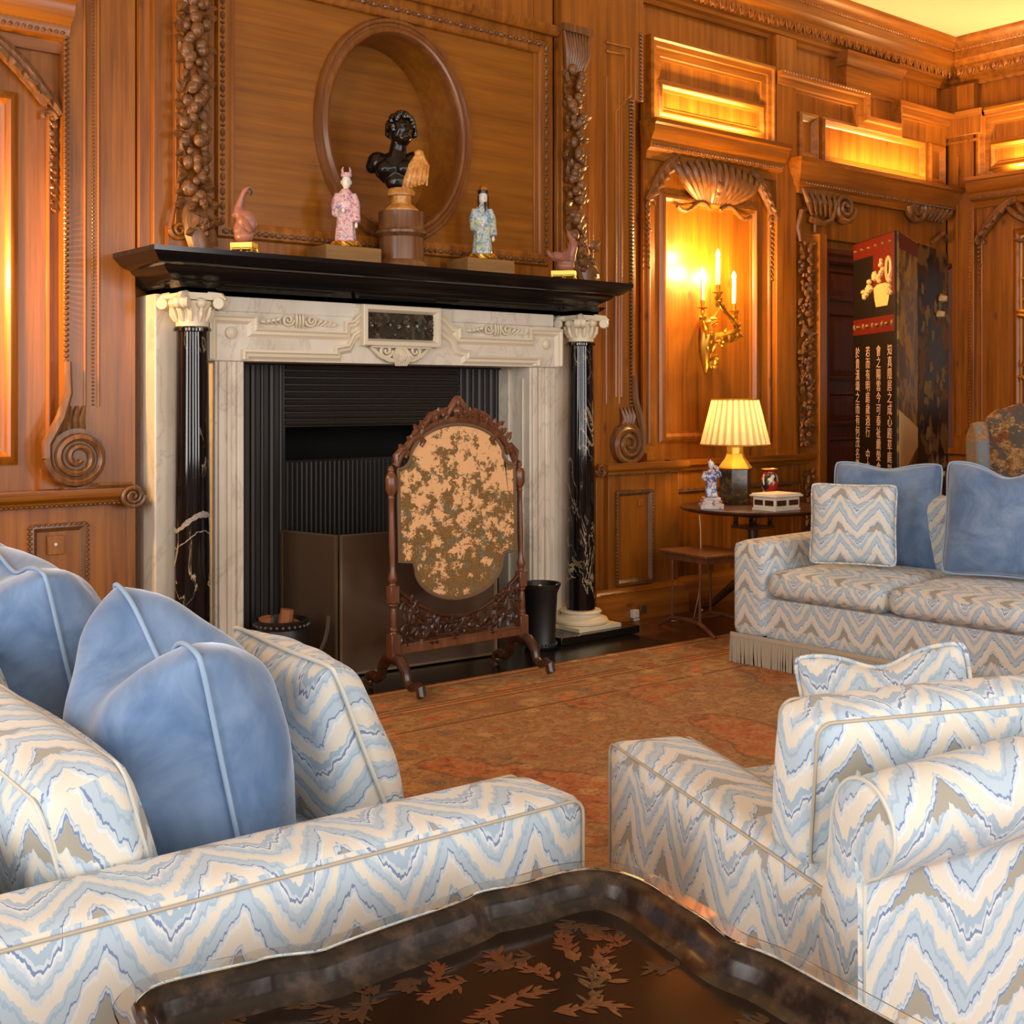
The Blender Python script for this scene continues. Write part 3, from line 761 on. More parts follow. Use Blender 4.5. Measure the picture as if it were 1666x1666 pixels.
# ---- doorway bay
dm = lambda u, v, h: (u, 5.20 - h, v)
xg0, xg1, xd0, xd1 = X(1290), X(1322), X(1334), 8.72
mb = MB()
mb.box(X(1258), xg0, 5.17, YB, .9, 3.71); mb.box(xg0, xg1, 5.20, YB, 0, 2.40); mb.box(xg1, xd0, 5.14, YB, 0, 2.42)
mb.box(xg0, 8.79, 5.20, YB, 2.40, 3.5); mb.box(xd1, 8.79, 5.16, YB, 0, 2.9)
door_case = wpart(mb, 'doorcase', 'pine_upright', bevel=.003)
mb = MB()
mb.mould([(xd0, 0), (xd0, 2.33), (xd1, 2.33), (xd1, 0)], [(0, 0), (0, .05), (.0, .05), (-.03, .05), (-.05, .03), (-.08, .03), (-.10, .01), (-.10, -.03)], False, lambda u, v, h: (u, 5.21 - h, v))
wpart(mb, 'architrave', 'dark_door_wood', door_case)
def carved_drop(mb, xc, y, z0, z1, half, fruit=.026, step=.05, wave=0.0):
    """hanging swag of fruit and leaves in high relief"""
    n = int((z1 - z0) / step); N = (0, -1, 0)
    for i in range(n):
        z = z0 + (z1 - z0) * (i + .5) / n; cx_ = xc + wave * math.sin(i * .9)
        for k in range(3):
            a = random.uniform(-1, 1) * half * .62
            r = fruit * random.uniform(.6, 1.1)
            mb.ell((cx_ + a, y - .012 - (half - abs(a)) * .45, z + random.uniform(-.5, .5) * step), (r, r * .85, r * random.uniform(.9, 1.4)), (0, random.uniform(-.7, .7), 0), 2 if fruit > .024 else 1)
        for k in range(4):
            s = random.choice((-1, 1)); ang = random.uniform(-1.2, 1.2)
            mb.leaf((cx_ + s * half * random.uniform(.1, .5), y - .012 - random.random() * .012, z), (s * math.cos(ang), -.25, math.sin(ang)), N, half * random.uniform(.6, .95), half * .24, .008)
mb = MB()
carved_drop(mb, (xg0 + xg1) / 2, 5.20, .98, 2.35, .085, .022, .05)
P = [(xg0 + .05 - .0, 2.36), (xg0 + .02, 2.45), (xg0 + .06, 2.56), (xg0 + .15, 2.60), (xg0 + .22, 2.53), (xg0 + .21, 2.43)]
mb.tube([(u, 5.18, v) for u, v in P], [.02, .025, .026, .025, .02, .012], 7)
carved_drop(mb, xg0 + .16, 5.2, .2, .8, .07, .022, .06)
wpart(mb, 'carved_drop', 'carved_pine', door_case)
mb = MB()
for px, hand in ((1371, -1), (1490, 1)):
    c = ony(px, 338, 5.16); volute(mb, (c.x, c.z), .115, hand, 5.15, 2.0, .026)
    for i in range(6):
        mb.tube([(c.x + hand * (.1 + .05 * i), 5.16, c.z - .08), (c.x + hand * (.13 + .06 * i), 5.13, c.z), (c.x + hand * (.12 + .07 * i), 5.15, c.z + .09)], [.012, .022, .008], 6)
c = ony(1350, 345, 5.16)
mb.tube([(c.x - .22, 5.16, c.z - .07), (c.x - .1, 5.15, c.z - .09), (c.x, 5.15, c.z - .06), (c.x + .03, 5.15, c.z)], .022, 7)
mb.tube([(X(1510), 5.16, Zw(1510, 395)), (X(1525), 5.15, Zw(1525, 380)), (X(1535), 5.16, Zw(1535, 392))], .02, 6)
wpart(mb, 'door_scrolls', 'carved_pine', door_case)
mb = MB(); zt = 2.90; x0, x1 = xg0 + .03, 8.62
pr2 = [(0, 2.68), (.03, 2.68), (.035, 2.72), (.06, 2.74), (.06, 2.76), (.10, 2.82), (.11, 2.86), (.13, 2.87), (.13, 2.90), (0, 2.90)]
mb.mould([(x0, 5.2), (x0, 5.18), (x1, 5.18), (x1, 5.2)], [(-o, z) for o, z in pr2], False, lambda u, v, h: (u, v, h))
sh = wpart(mb, 'door_entablature', 'pine_level', door_case)
mb = MB(); beads(mb, (x0, 5.12, 2.745), (x1, 5.12, 2.745), .03, .012); beads(mb, (x0, 5.055, 2.875), (x1, 5.055, 2.875), .025, .008); wpart(mb, 'entablature_beading', 'carved_pine', door_case)
mb = MB()
for r in (rectpx(1300, 187, 1325, 262, 5.2), rectpx(1337, 196, 1500, 291, 5.2), rectpx(1511, 238, 1533, 302, 5.2)):
    x_0, x_1 = r[0][0], r[1][0]; z0, z1 = 2.94, 3.22
    mb.mould([(x_0, z0), (x_1, z0), (x_1, z1), (x_0, z1)], [(-.02, 0), (-.02, .02), (0, .03), (.012, .022), (.03, .012), (.04, 0)], True, dm)
wpart(mb, 'overdoor_panel_moulding', 'pine_level', door_case)
mb = MB()
A = lambda px, py: (ony(px, py, 5.2).x, ony(px, py, 5.2).z)
xx = [A(1258, 118)[0], A(1400, 155)[0], A(1450, 205)[0], 8.79]
pts = [(xx[0], 3.465), (xx[1], 3.465), (xx[1], 3.30), (xx[2], 3.30), (xx[2], 3.475), (xx[3], 3.475)]
mb.mould(pts, [(0, 0), (0, .085), (-.03, .075), (-.035, .05), (-.08, .04), (-.085, .02), (-.10, .02), (-.10, 0)], False, dm)
beads(mb, (xx[0], 5.115, 3.46), (xx[1], 5.115, 3.46), .03, .011)
wpart(mb, 'overdoor_architrave', 'pine_level', door_case)
door = MB(); door.box(xd0, xd1, 5.225, 5.262, .0, 2.34); door_1 = structure(part(door, 'door_1', MAT['dark_door_wood']))
mb = MB()
xa, xb = xd0 + .10, xd0 + .62
for z0, z1 in ((1.98, 2.2), (1.42, 1.9), (1.10, 1.34), (.4, 1.02)):
    mb.mould([(xa, z0), (xb, z0), (xb, z1), (xa, z1)], [(0, 0), (0, .016), (.02, .02), (.03, .006), (.07, .02)], True, lambda u, v, h: (u, 5.225 - h, v))
    mb.prism([(xa + .07, z0 + .07), (xb - .07, z0 + .07), (xb - .07, z1 - .07), (xa + .07, z1 - .07)], 5.225, 5.205)
part(mb, 'door_panel', MAT['dark_door_wood'], door_1)

# ---- overmantel: stepped surround, carved drops, framed panel with an oval niche
OM = 3.5; mir = lambda x: 2 * OM - x
def pair(f):
    f(lambda x: x); f(mir)
mb = MB()
for x, y, in ((X(226, 5.13), 5.13), (X(250, 5.105), 5.105)):
    mb.box(x, 2.45, y, YB, 1.9, 3.72); mb.box(mir(2.45), mir(x), y, YB, 1.9, 3.72)
gx0, gx1 = X(288, 5.06), X(340, 5.06)
mb.box(gx0, gx1, 5.075, YB, 1.9, 3.72); mb.box(mir(gx1), mir(gx0), 5.075, YB, 1.9, 3.72)
mb.box(2.46, 2.60, 5.13, 5.2, 1.9, 3.72); mb.box(mir(2.60), mir(2.46), 5.13, 5.2, 1.9, 3.72)
mb.box(2.61, mir(2.61), 5.12, YB, 3.22, 3.72); mb.box(2.60, mir(2.60), 5.13, 5.2, 1.9, 2.08)
om = wpart(mb, 'overmantel', 'pine_upright', bevel=.003)
px0, px1, pz0, pz1 = 2.56, mir(2.56), 2.08, 3.21
oc = (3.49, 2.632); OA, OB = .40, .492
def rect_at(a):
    c, s = math.cos(a), math.sin(a)
    ts = []
    if c > 1e-6: ts.append((px1 - oc[0]) / c)
    if c < -1e-6: ts.append((px0 - oc[0]) / c)
    if s > 1e-6: ts.append((pz1 - oc[1]) / s)
    if s < -1e-6: ts.append((pz0 - oc[1]) / s)
    t = min(ts); return (oc[0] + c * t, oc[1] + s * t)
mb = MB(); NU = 96; cors = [math.atan2(z - oc[1], x - oc[0]) % (2 * math.pi) for x in (px0, px1) for z in (pz0, pz1)]
angs = [2 * math.pi * i / NU for i in range(NU)]
for c in cors: angs[min(range(NU), key=lambda i: abs(angs[i] - c))] = c
def pfn(u, v):
    a = angs[int(round(u * NU)) % NU]; r = rect_at(a); e = (oc[0] + OA * math.cos(a), oc[1] + OB * math.sin(a))
    return (e[0] + (r[0] - e[0]) * v, 5.14, e[1] + (r[1] - e[1]) * v)
mb.grid(pfn, NU, 1, cu=True)
wpart(mb, 'overmantel_panel', 'pine_panel', om)
mb = MB()
mb.grid(lambda u, v: (oc[0] + (OA) * math.cos(u * 2 * math.pi), 5.14 + .27 * v, oc[1] + OB * math.sin(u * 2 * math.pi)), 64, 1, cu=True)
mb.box(2.7, 4.3, 5.41, 5.44, 1.95, 3.4)
wpart(mb, 'niche', 'pine_panel', om)
mb = MB()
NP = [(0.0, 5.16), (0.0, 5.12), (.008, 5.108), (.02, 5.104), (.032, 5.112), (.038, 5.118), (.05, 5.118), (.056, 5.108), (.07, 5.108), (.078, 5.12), (.078, 5.142)]
mb.grid(lambda u, v: (oc[0] + (OA - .005 + NP[int(round(v * 10))][0]) * math.cos(u * 2 * math.pi), NP[int(round(v * 10))][1], oc[1] + (OB - .005 + NP[int(round(v * 10))][0]) * math.sin(u * 2 * math.pi)), 72, 10, cu=True)
wpart(mb, 'niche_frame', 'niche_wood', om)
mb = MB()
mb.mould([(px0, pz0), (px1, pz0), (px1, pz1), (px0, pz1)], [(.02, 0), (.015, .02), (0, .03), (-.015, .03), (-.05, .03), (-.06, .012), (-.06, -.02)], True, lambda u, v, h: (u, 5.14 - h, v))
mb.mould([(2.42, 3.30), (mir(2.42), 3.30)], [(0, 0), (0, .03), (.03, .05), (.05, .05), (.05, .0)], False, lambda u, v, h: (u, 5.12 - h, v))
fr = wpart(mb, 'overmantel_frame', 'pine_upright', om)
mb = MB()
for a, b in (((px0 - .03, pz0), (px0 - .03, pz1 + .03)), ((px1 + .03, pz0), (px1 + .03, pz1 + .03))):
    beads(mb, (a[0], 5.107, a[1]), (b[0], 5.107, b[1]), .033, (.013, .012, .022), 1, (.013, .011, .008))
for z in (pz0 - .03, pz1 + .03):
    beads(mb, (px0 - .03, 5.107, z), (px1 + .03, 5.107, z), .033, (.022, .013, .014), 1, (.01, .011, .013))
wpart(mb, 'bead_and_reel', 'carved_pine', om)
for side in (0, 1):
    m_ = (lambda x: x) if side == 0 else mir
    gc = m_((gx0 + gx1) / 2); s = -1 if side == 0 else 1
    mb = MB()
    carved_drop(mb, gc, 5.072, 2.13, 3.12, .088, .03, .058)
    # flared foot and acanthus head
    mb.tube([(gc, 5.06, 2.17), (gc + s * -.0, 5.05, 2.1), (gc - s * .02, 5.03, 2.02), (gc - s * .04, 5.03, 1.95)] if side == 0 else [(gc, 5.06, 2.17), (gc + .03, 5.05, 2.08), (gc + .07, 5.03, 2.0), (gc + .09, 5.03, 1.95)], [.055, .065, .075, .07], 10, flat=.6, nrm=(0, -1, 0))
    carved_drop(mb, gc + (.02 if side == 0 else .05), 5.03, 2.0, 2.16, .08, .024, .05)
    for i in range(9):
        q = (i - 4) / 4
        mb.tube([(gc + q * .05, 5.06, 3.10), (gc + q * .075, 5.03, 3.2), (gc + q * .09, 5.04, 3.32)], [.012, .02, .008], 6)
    mb.box(gc - .11, gc + .11, 5.02, 5.1, 3.32, 3.36)
    g = wpart(mb, 'carved_garland', 'carved_pine', om)
    mb = MB()
    c0 = ony(290, 375, 5.06) if side == 0 else Vector((mir(ony(290, 375, 5.06).x), 5.06, ony(290, 375, 5.06).z))
    volute(mb, (c0.x + .0, c0.z), .042, 1 if side == 0 else -1, 5.05, 1.8, .011)
    mb.tube([(c0.x + s * .0 - s * 0.02, 5.06, 3.1), (c0.x - s * .02, 5.06, c0.z + .35), (c0.x + s * .005, 5.055, c0.z + .18), (c0.x + s * .042, 5.05, c0.z)], .010, 6)
    mb.box(min(c0.x + s * .045, gc), max(c0.x + s * .045, gc), 5.06, 5.1, 1.915, c0.z + .02)
    wpart(mb, 'console_scroll', 'pine_upright', om)
# ------------------------------------------------------------------ chimneypiece
CXL, CXR, CY = 2.313, 4.59, 4.955
fp = thing('chimneypiece', 'cream marble chimneypiece with black mantel shelf and two black marble columns', 'fireplace', (3.43, 5.0, 0))
def fpart(mb, name, mat, parent=None, **k): return part(mb, name, MAT[mat], parent or fp, world=True, **k)
mb = MB()
SX0, SX1 = 2.20, 4.60
CROWN = [(0, 1.79), (.02, 1.79), (.03, 1.805), (.075, 1.83), (.085, 1.845), (.105, 1.85), (.125, 1.86), (.15, 1.885), (.16, 1.895), (.16, 1.915), (0, 1.915)]
mb.mould([(SX0, YB), (SX0, 4.88), (SX1, 4.88), (SX1, YB)], [(-o, z) for o, z in CROWN], False, lambda u, v, h: (u, v, h))
mb.box(SX0, SX1, 4.86, YB, 1.79, 1.9149)
fpart(mb, 'mantel_shelf', 'black_stone')
mb = MB()
FR = [(0, 1.745), (0, 1.765), (.012, 1.772), (.03, 1.79), (.0, 1.792)]
def frz(x0, x1, y): mb.mould([(x0, 5.2), (x0, y), (x1, y), (x1, 5.2)], [(-o, z) for o, z in FR], False, lambda u, v, h: (u, v, h)); mb.box(x0, x1, y, 5.2, 1.746, 1.791)
frz(2.21, 4.66, 5.045); frz(CXL - .075, CXL + .085, 4.895); frz(CXR - .085, CXR + .075, 4.895); frz(2.42, 4.46, 4.995)
frz(3.15, 3.72, 4.965)
fpart(mb, 'black_frieze', 'black_stone')
for a, b in ((2.19, 2.46), (4.44, 4.68)):
    mb = MB(); mb.box(a, b, 5.06, YB, 0, 1.746)
    fpart(mb, 'marble_slip', 'cream_marble', bevel=.006)
JY = 5.0
JP = [(0, .0), (0, .02), (.0, .02)]
for s, (a, b) in ((1, (2.441, 2.581)), (-1, (4.26, 4.44))):
    mb = MB(); mb.box(a, b, JY, 5.25, 0, 1.46)
    inn, out = (b, a) if s > 0 else (a, b)
    d = (b - a)
    for o, wd, pr_ in ((.012, .03, .016), (.055, .02, .010), (.10, .03, .018)):
        e0, e1 = (a + o, a + o + wd)
        mb.prism([(e0, 0.02), (e1, 0.02), (e1, 1.458), (e0, 1.458)], JY + .001, JY - pr_)
    if s < 0: mb.prism([(5.05, .05), (5.06, .05), (5.06, 1.4), (5.05, 1.4)], 4.261, 4.252, lambda u, v, dd: (dd, u, v)); mb.prism([(5.16, .0), (5.25, .0), (5.25, 1.45), (5.16, 1.45)], 4.261, 4.245, lambda u, v, dd: (dd, u, v))
    fpart(mb, 'jamb', 'cream_marble', bevel=.004)
# lintel with eared frame, scrolled crosses and central bracket
mb = MB(); LX0, LX1 = 2.40, 4.47
mb.box(LX0, LX1, JY - .012, 5.25, 1.46, 1.68); mb.box(2.45, 4.42, JY - .012, 5.25, 1.68, 1.746)
lint = fpart(mb, 'lintel', 'cream_marble', bevel=.004)
mb = MB(); lc = 3.435
lm = lambda u, v, h: (u, JY - .012 - h, v)
half = lambda s: [(lc + s * u, v) for u, v in ((1.035, 1.468), (1.035, 1.668), (.80, 1.668), (.80, 1.612), (.345, 1.612), (.345, 1.658), (.30, 1.665), (.26, 1.70), (.20, 1.728), (.12, 1.735))]
TR = [(0, 0), (0, .02), (.010, .024), (.018, .016), (.03, .014), (.038, .004), (.045, 0)]
for s in (1, -1):
    mb.mould(half(s), [(o * s, h) for o, h in TR], False, lm)
    low = [(lc + s * u, v) for u, v in ((.875, 1.468), (.875, 1.512), (.40, 1.512), (.40, 1.538), (.33, 1.55), (.30, 1.60), (.22, 1.65), (.15, 1.66))]
    mb.mould(low, [(o * s, h) for o, h in TR], False, lm)
    mb.lathe([(.028, 0), (.028, .012), (.018, .02), (.0, .022)], (0, 0, 0), 16, Matrix.Translation((lc + s * .925, JY - .012, 1.585)) @ Matrix.Rotation(R(90), 4, 'X'))
    # leafy cartouche in the sunk panel
    cc = lc + s * .585
    for q in (-1, 1):
        volute(mb, (cc + q * .06, 1.652), .03, q, JY - .02, 1.6, .008)
        for i in range(4): mb.tube([(cc + q * (.09 + .02 * i), JY - .015, 1.63), (cc + q * (.11 + .025 * i), JY - .03, 1.655 - .005 * i), (cc + q * (.14 + .02 * i), JY - .015, 1.64)], [.004, .010, .003], 6)
    for i in (-1, 0, 1): mb.ell((cc + i * .016, JY - .022, 1.65), (.009, .014, .036), (0, 0, 0), 1)
fpart(mb, 'lintel_carving', 'carved_marble', lint)
mb = MB(); pc = ony(652, 532, 4.96)
PX0, PX1, PZ0, PZ1 = ony(590, 560, 4.95).x, ony(716, 560, 4.95).x, 1.545, 1.742
mb.prism([(PX0, PZ0), (PX1, PZ0), (PX1, PZ1), (PX0, PZ1)], JY - .011, 4.965)
mb.mould([(PX0, PZ0), (PX1, PZ0), (PX1, PZ1), (PX0, PZ1)], [(0, .0), (0, .025), (.005, .03), (.022, .03), (.034, .012), (.036, 0)], True, lambda u, v, h: (u, 4.966 - h, v))
pq = fpart(mb, 'plaque_frame', 'carved_marble')
mb = MB(); mb.grid(lambda u, v: (PX0 + .034 + (PX1 - PX0 - .068) * u, 4.963 - .012 * abs(math.sin(u * 23 + 4 * math.sin(v * 9))) * math.sin(v * 3.1) * random.uniform(.3, 1), PZ0 + .034 + (PZ1 - PZ0 - .068) * v), 44, 18)
fpart(mb, 'relief_plaque', 'plaque_relief', pq, smooth=80, label='dark carved relief plaque')
mb = MB(); bx = (PX0 + PX1) / 2
for q in (-1, 1):
    volute(mb, (bx + q * .085, 1.525), .04, q, JY - .03, 1.6, .010)
    mb.tube([(bx + q * .17, JY - .03, 1.54), (bx + q * .12, JY - .035, 1.50), (bx + q * .07, JY - .035, 1.48), (bx + q * .03, JY - .04, 1.475)], [.006, .012, .014, .010], 7)
for i in range(-3, 4): mb.tube([(bx + i * .008, JY - .04, 1.54), (bx + i * .016, JY - .055, 1.50), (bx + i * .010, JY - .04, 1.452)], [.006, .012, .004], 6)
mb.ell((bx, JY - .035, 1.50), (.05, .03, .04), sub=2)
mb.prism([(bx - .19, 1.538), (bx + .19, 1.538), (bx + .16, 1.548), (bx - .16, 1.548)], JY - .01, JY - .05)
fpart(mb, 'bracket', 'carved_marble', lint)
for cx_ in (CXL, CXR):
    T = Matrix.Translation((cx_, CY, 0))
    mb = MB(); mb.lathe([(.078, .137), (.078, .15), (.076, .5), (.074, .9), (.068, 1.5), (.067, 1.578), (.080, 1.582), (.080, 1.594), (.072, 1.602)], (cx_, CY, 0), 72)
    c = fpart(mb, 'column', 'black_marble')
    mb = MB()
    mb.lathe([(.069, 1.602), (.070, 1.64), (.074, 1.665), (.09, 1.70), (.09, 1.71)], (cx_, CY, 0), 28)
    mb.box(cx_ - .075, cx_ + .075, CY - .075, CY + .075, 1.715, 1.745)
    for sx in (-1, 1):
        for sy in (-1, 1):
            # corner scrolls rolled under the abacus
            d = Vector((sx, sy, 0)).normalized(); p = Vector((cx_, CY, 1.70)) + d * .125; nrm = Vector((-d.y, d.x, 0))
            mb.tube([p - nrm * .03, p - nrm * .012, p, p + nrm * .012, p + nrm * .03], [.024, .028, .022, .028, .024], 12)
            mb.tube([Vector((cx_, CY, 1.738)) + d * .07, p + Vector((0, 0, .028)), p + d * .02 + Vector((0, 0, .01))], [.018, .02, .016], 7)
        for ax in (0, 1):
            p = Vector((cx_ + (sx * .085 if ax == 0 else 0), CY + (sx * .085 if ax else 0), 1.70))
            mb.ell(p, .024, sub=2)
    for k in range(12):
        a = k * math.pi / 6
        mb.tube([(cx_ + .07 * math.cos(a), CY + .07 * math.sin(a), 1.625), (cx_ + .084 * math.cos(a), CY + .084 * math.sin(a), 1.655), (cx_ + .092 * math.cos(a), CY + .092 * math.sin(a), 1.685)], [.008, .013, .006], 6)
    fpart(mb, 'capital', 'carved_marble', c)
    mb = MB()
    mb.lathe([(.13, .062), (.145, .07), (.15, .082), (.143, .094), (.125, .098), (.115, .103), (.104, .115), (.104, .12), (.112, .124), (.114, .130), (.106, .138), (.085, .139)], (cx_, CY, 0), 40)
    mb.box(cx_ - .155, cx_ + .155, CY - .155, CY + .155, .046, .066)
    fpart(mb, 'column_base', 'carved_marble', c)
for q in ((2.10, 2.57, 4.76, 5.14), (4.27, 4.85, 4.76, 5.14)):
    mb = MB(); mb.box(*q, .004, .045); fpart(mb, 'plinth_block', 'black_stone', bevel=.004)

mb = MB(); mb.box(2.05, 4.787, 4.40, 5.05, .0, .004)
tag(part(mb, 'hearth_stone', MAT['black_slate'], bevel=.002), 'flat black stone hearth slab in front of the fireplace', 'hearth')

# iron register grate filling the opening
gr = thing('fireplace_insert', 'dark ribbed iron lining inside the marble fireplace opening', 'fireplace insert', (3.42, 5.4, 0))
def gpart(mb, name, mat, parent=None, **k): return part(mb, name, MAT[mat], parent or gr, world=True, **k)
IX0, IX1, IO0, IO1, IZ = 2.585, 4.255, 2.93, 3.97, 1.155
for a, b in ((IX0, IO0), (IO1, IX1)):
    mb = MB(); mb.box(a, b, 5.256, 5.30, .01, 1.455)
    for i in range(7):
        x = a + (b - a) * (i + .5) / 7; mb.tube([(x, 5.256, .01), (x, 5.256, 1.45)], .017 if i % 2 else .010, 8)
    gpart(mb, 'fluted_cheek', 'iron')
mb = MB(); mb.box(IO0, IO1, 5.256, 5.30, IZ, 1.455)
for i in range(9): z = IZ + .018 + i * .034; mb.tube([(IO0, 5.256, z), (IO1, 5.256, z)], .013, 8)
gpart(mb, 'ribbed_hood', 'iron')
mb = MB(); mb.box(IO0 - .2, IO1 + .2, 5.69, 5.698, 0, 1.6); mb.box(IO0 - .21, IO0 - .2, 5.3, 5.698, 0, 1.6); mb.box(IO1 + .2, IO1 + .21, 5.3, 5.698, 0, 1.6); mb.box(IO0 - .2, IO1 + .2, 5.3, 5.698, .005, .012)
gpart(mb, 'firebox', 'soot')
mb = MB(); mb.box(IO0 + .0, IO1 - .0, 5.50, 5.53, .01, .98)
for i in range(38): x = IO0 + .013 + i * .0275; mb.tube([(x, 5.5, .01), (x, 5.5, .97)], .009, 6)
gpart(mb, 'fireback', 'iron')

# folding fireguard
fg = thing('fireguard', 'brown folding fireguard with thin pale metal edges across the fireplace opening', 'fireguard', (3.43, 4.85, .008))
def panel(name, p, q, z0=.012, z1=.665):
    p, q = Vector((p[0], p[1], 0)), Vector((q[0], q[1], 0)); d = (q - p); L = d.length
    M = Matrix.Translation(p) @ Matrix.Rotation(math.atan2(d.y, d.x), 4, 'Z')
    mb = MB(); mb.box(.006, L - .006, -.003, .003, z0 + .01, z1 - .006, M)
    o = part(mb, name, MAT['guard_mesh'], fg, world=True)
    mb = MB()
    for b in ((0, .012, z0, z1), (L - .012, L, z0, z1), (.012, L - .012, z0, z0 + .012), (.012, L - .012, z1 - .008, z1)): mb.box(b[0], b[1], -.006, .006, b[2], b[3], M)
    part(mb, 'guard_frame', MAT['brass_dull'], o, world=True)
plain('brass_dull', lin(128, 104, 76), .4, .6)
panel('guard_panel', (2.90, 5.235), (2.985, 4.872)); panel('guard_panel', (2.997, 4.868), (3.86, 4.80)); panel('guard_panel', (3.87, 4.802), (3.95, 5.2))

# log pot and coal bucket
lp = thing('log_pot', 'dark iron pot holding firewood at the left of the hearth', 'log pot', (2.70, 4.875, .008))
mb = MB(); mb.lathe([(.0, 0), (.085, 0), (.10, .02), (.118, .12), (.122, .2), (.108, .265), (.118, .285), (.122, .30), (.112, .305), (.10, .27), (.09, .20), (0, .19)], seg=28, caps=False)
part(mb, 'pot', MAT['black_leather'], lp)
mb = MB(); mb.tube([(.125 * math.cos(a), .0, .26 - .22 * math.sin(a)) for a in [R(t) for t in range(0, 181, 15)]], .010, 7)
part(mb, 'handle', MAT['dark_clay'], lp).matrix_local = Matrix.Translation((.055, -.07, .06)) @ Matrix.Rotation(R(-35), 4, 'Z')
mb = MB(); beads(mb, (-.12, 0, .288), (.12, 0, .288), .02, .0001)
mb = MB()
for k in range(28):
    a = k * 2 * math.pi / 28; mb.ell((.119 * math.cos(a), .119 * math.sin(a), .282), .009, sub=1)
part(mb, 'studded_rim', MAT['dark_clay'], lp)
for k, (x, y, t) in enumerate(((0, 0, .2), (-.04, .03, -.25), (.05, .02, .35))):
    mb = MB(); mb.tube([(x, y, .19), (x + t * .12, y - .01, .345 - .03 * k)], [.034, .03], 10)
    o = part(mb, 'log', MAT['log_wood']); o.location = lp.location
    tag(o, ('split log with an orange end standing tallest in the iron pot', 'split log leaning to the left side of the iron pot', 'split log leaning to the right side of the iron pot')[k], 'log', 'firewood in the pot')
bk = thing('coal_bucket', 'black cylindrical bucket standing on the hearth beside the right marble column', 'bucket', (4.165, 4.80, .008))
mb = MB(); mb.lathe([(0, 0), (.078, 0), (.082, .012), (.074, .03), (.085, .28), (.104, .325), (.104, .332), (.096, .33), (.078, .28), (.068, .04), (0, .04)], seg=32, caps=False)
part(mb, 'bucket_body', MAT['black_leather'], bk)
mb = MB()
for k in range(26): a = k * 2 * math.pi / 26; mb.ell((.081 * math.cos(a), .081 * math.sin(a), .022), .007, sub=1)
part(mb, 'base_studs', MAT['iron'], bk)
mb = MB(); mb.grid(lambda u, v: (-.07 + .1 * u, -.02 + .03 * v + .02 * u, .265 + .045 * v + .012 * math.sin(u * 9)), 6, 3); mb.tube([(.03, -.03, .25), (.075, -.05, .322)], .010, 7)
o = part(mb, 'newspaper', MAT['paper']); o.location = bk.location; tag(o, 'crumpled pale paper inside the black bucket', 'paper')

# ------------------------------------------------------------------ things on the mantel shelf
MZ = 1.915
def ground(px, y): return Vector((X(px, y), y, MZ))
VA = math.atan2(-rt[1], rt[0])                       # turn that faces the middle of the room
def facing(extra=0): return AZ - R(90) + R(extra)
drum_p = ground(653, 4.97)
o = thing('wooden_drum', 'round brown turned wooden drum pedestal under the black bust', 'pedestal', drum_p)
mb = MB(); mb.lathe([(0, 0), (.135, 0), (.135, .02), (.125, .04), (.112, .05), (.108, .16), (.118, .17), (.126, .178), (.126, .19), (.116, .198), (.112, .21), (.112, .285), (0, .285)], seg=40, caps=False)
part(mb, 'drum', MAT['drum_wood'], o)
soc = thing('bust', 'black bronze bust of a curly haired youth with ochre marble drape', 'bust', drum_p + Vector((0, 0, .285)), facing())
mb = MB(); mb.lathe([(0, 0), (.085, 0), (.085, .012), (.068, .028), (.05, .04), (.048, .07), (.05, .078), (.066, .08), (.068, .098), (.060, .115), (0, .118)], seg=36, caps=False)
part(mb, 'socle', MAT['ochre_marble'], soc)
mb = MB()   # body in local frame: x to the right of the picture, -y to the room
E_ = mb.ell
E_((-.03, 0, .215), (.105, .06, .085)); E_((-.115, .0, .245), (.055, .05, .055)); E_((-.145, .0, .225), (.03, .035, .035)); E_((.06, .0, .25), (.05, .045, .05)); E_((.075, 0, .21), (.035, .04, .05))
E_((-.015, -.01, .155), (.068, .05, .06)); E_((-.075, -.03, .21), (.05, .04, .045)); E_((.015, -.03, .21), (.05, .04, .045))
mb.tube([(-.02, 0, .24), (-.018, -.005, .30), (-.008, -.012, .35)], [.058, .042, .04], 12)
mb.tube([(-.01, 0, .16), (.0, 0, .115)], [.05, .036], 12)
E_((.0, -.012, .395), (.062, .072, .082)); E_((.022, -.045, .36), (.036, .036, .036)); E_((.03, -.062, .345), (.018, .016, .016))
mb.tube([(.03, -.076, .415), (.042, -.092, .385), (.034, -.078, .378)], [.009, .012, .006], 7)
E_((.022, -.07, .416), (.040, .014, .010)); E_((.032, -.074, .362), (.018, .010, .006)); E_((.03, -.073, .354), (.015, .010, .006))
E_((.004, -.066, .402), (.011, .009, .007)); E_((.05, -.058, .402), (.009, .009, .007)); E_((-.058, -.005, .385), (.008, .016, .022))
body = part(blob(mb, .0048, 3, 'bust_body'), 'bust_body', MAT['bronze'], soc)
mb = MB()
for i in range(130):
    a = random.uniform(0, 2 * math.pi); b = random.uniform(-.35, 1.45)
    d = Vector((math.cos(a) * math.cos(b), math.sin(a) * math.cos(b), math.sin(b)))
    if d.y < -.5 and d.z < .42 and d.x > -.45: continue
    p = Vector((0, -.008, .40)) + Vector((d.x * .068, d.y * .078, d.z * .083))
    mb.ell(p, random.uniform(.011, .018), sub=1)
part(mb, 'hair', MAT['bronze'], soc)
mb = MB()
for i in range(6):
    x = .055 + i * .009
    mb.tube([(.085 + .003 * i, -.03 + .006 * i, .285), (.05 + i * .014, -.055 + .003 * i, .22), (.025 + i * .017, -.05, .15), (.012 + i * .019, -.04, .105 + .006 * i)], [.010, .014, .013, .010], 7)
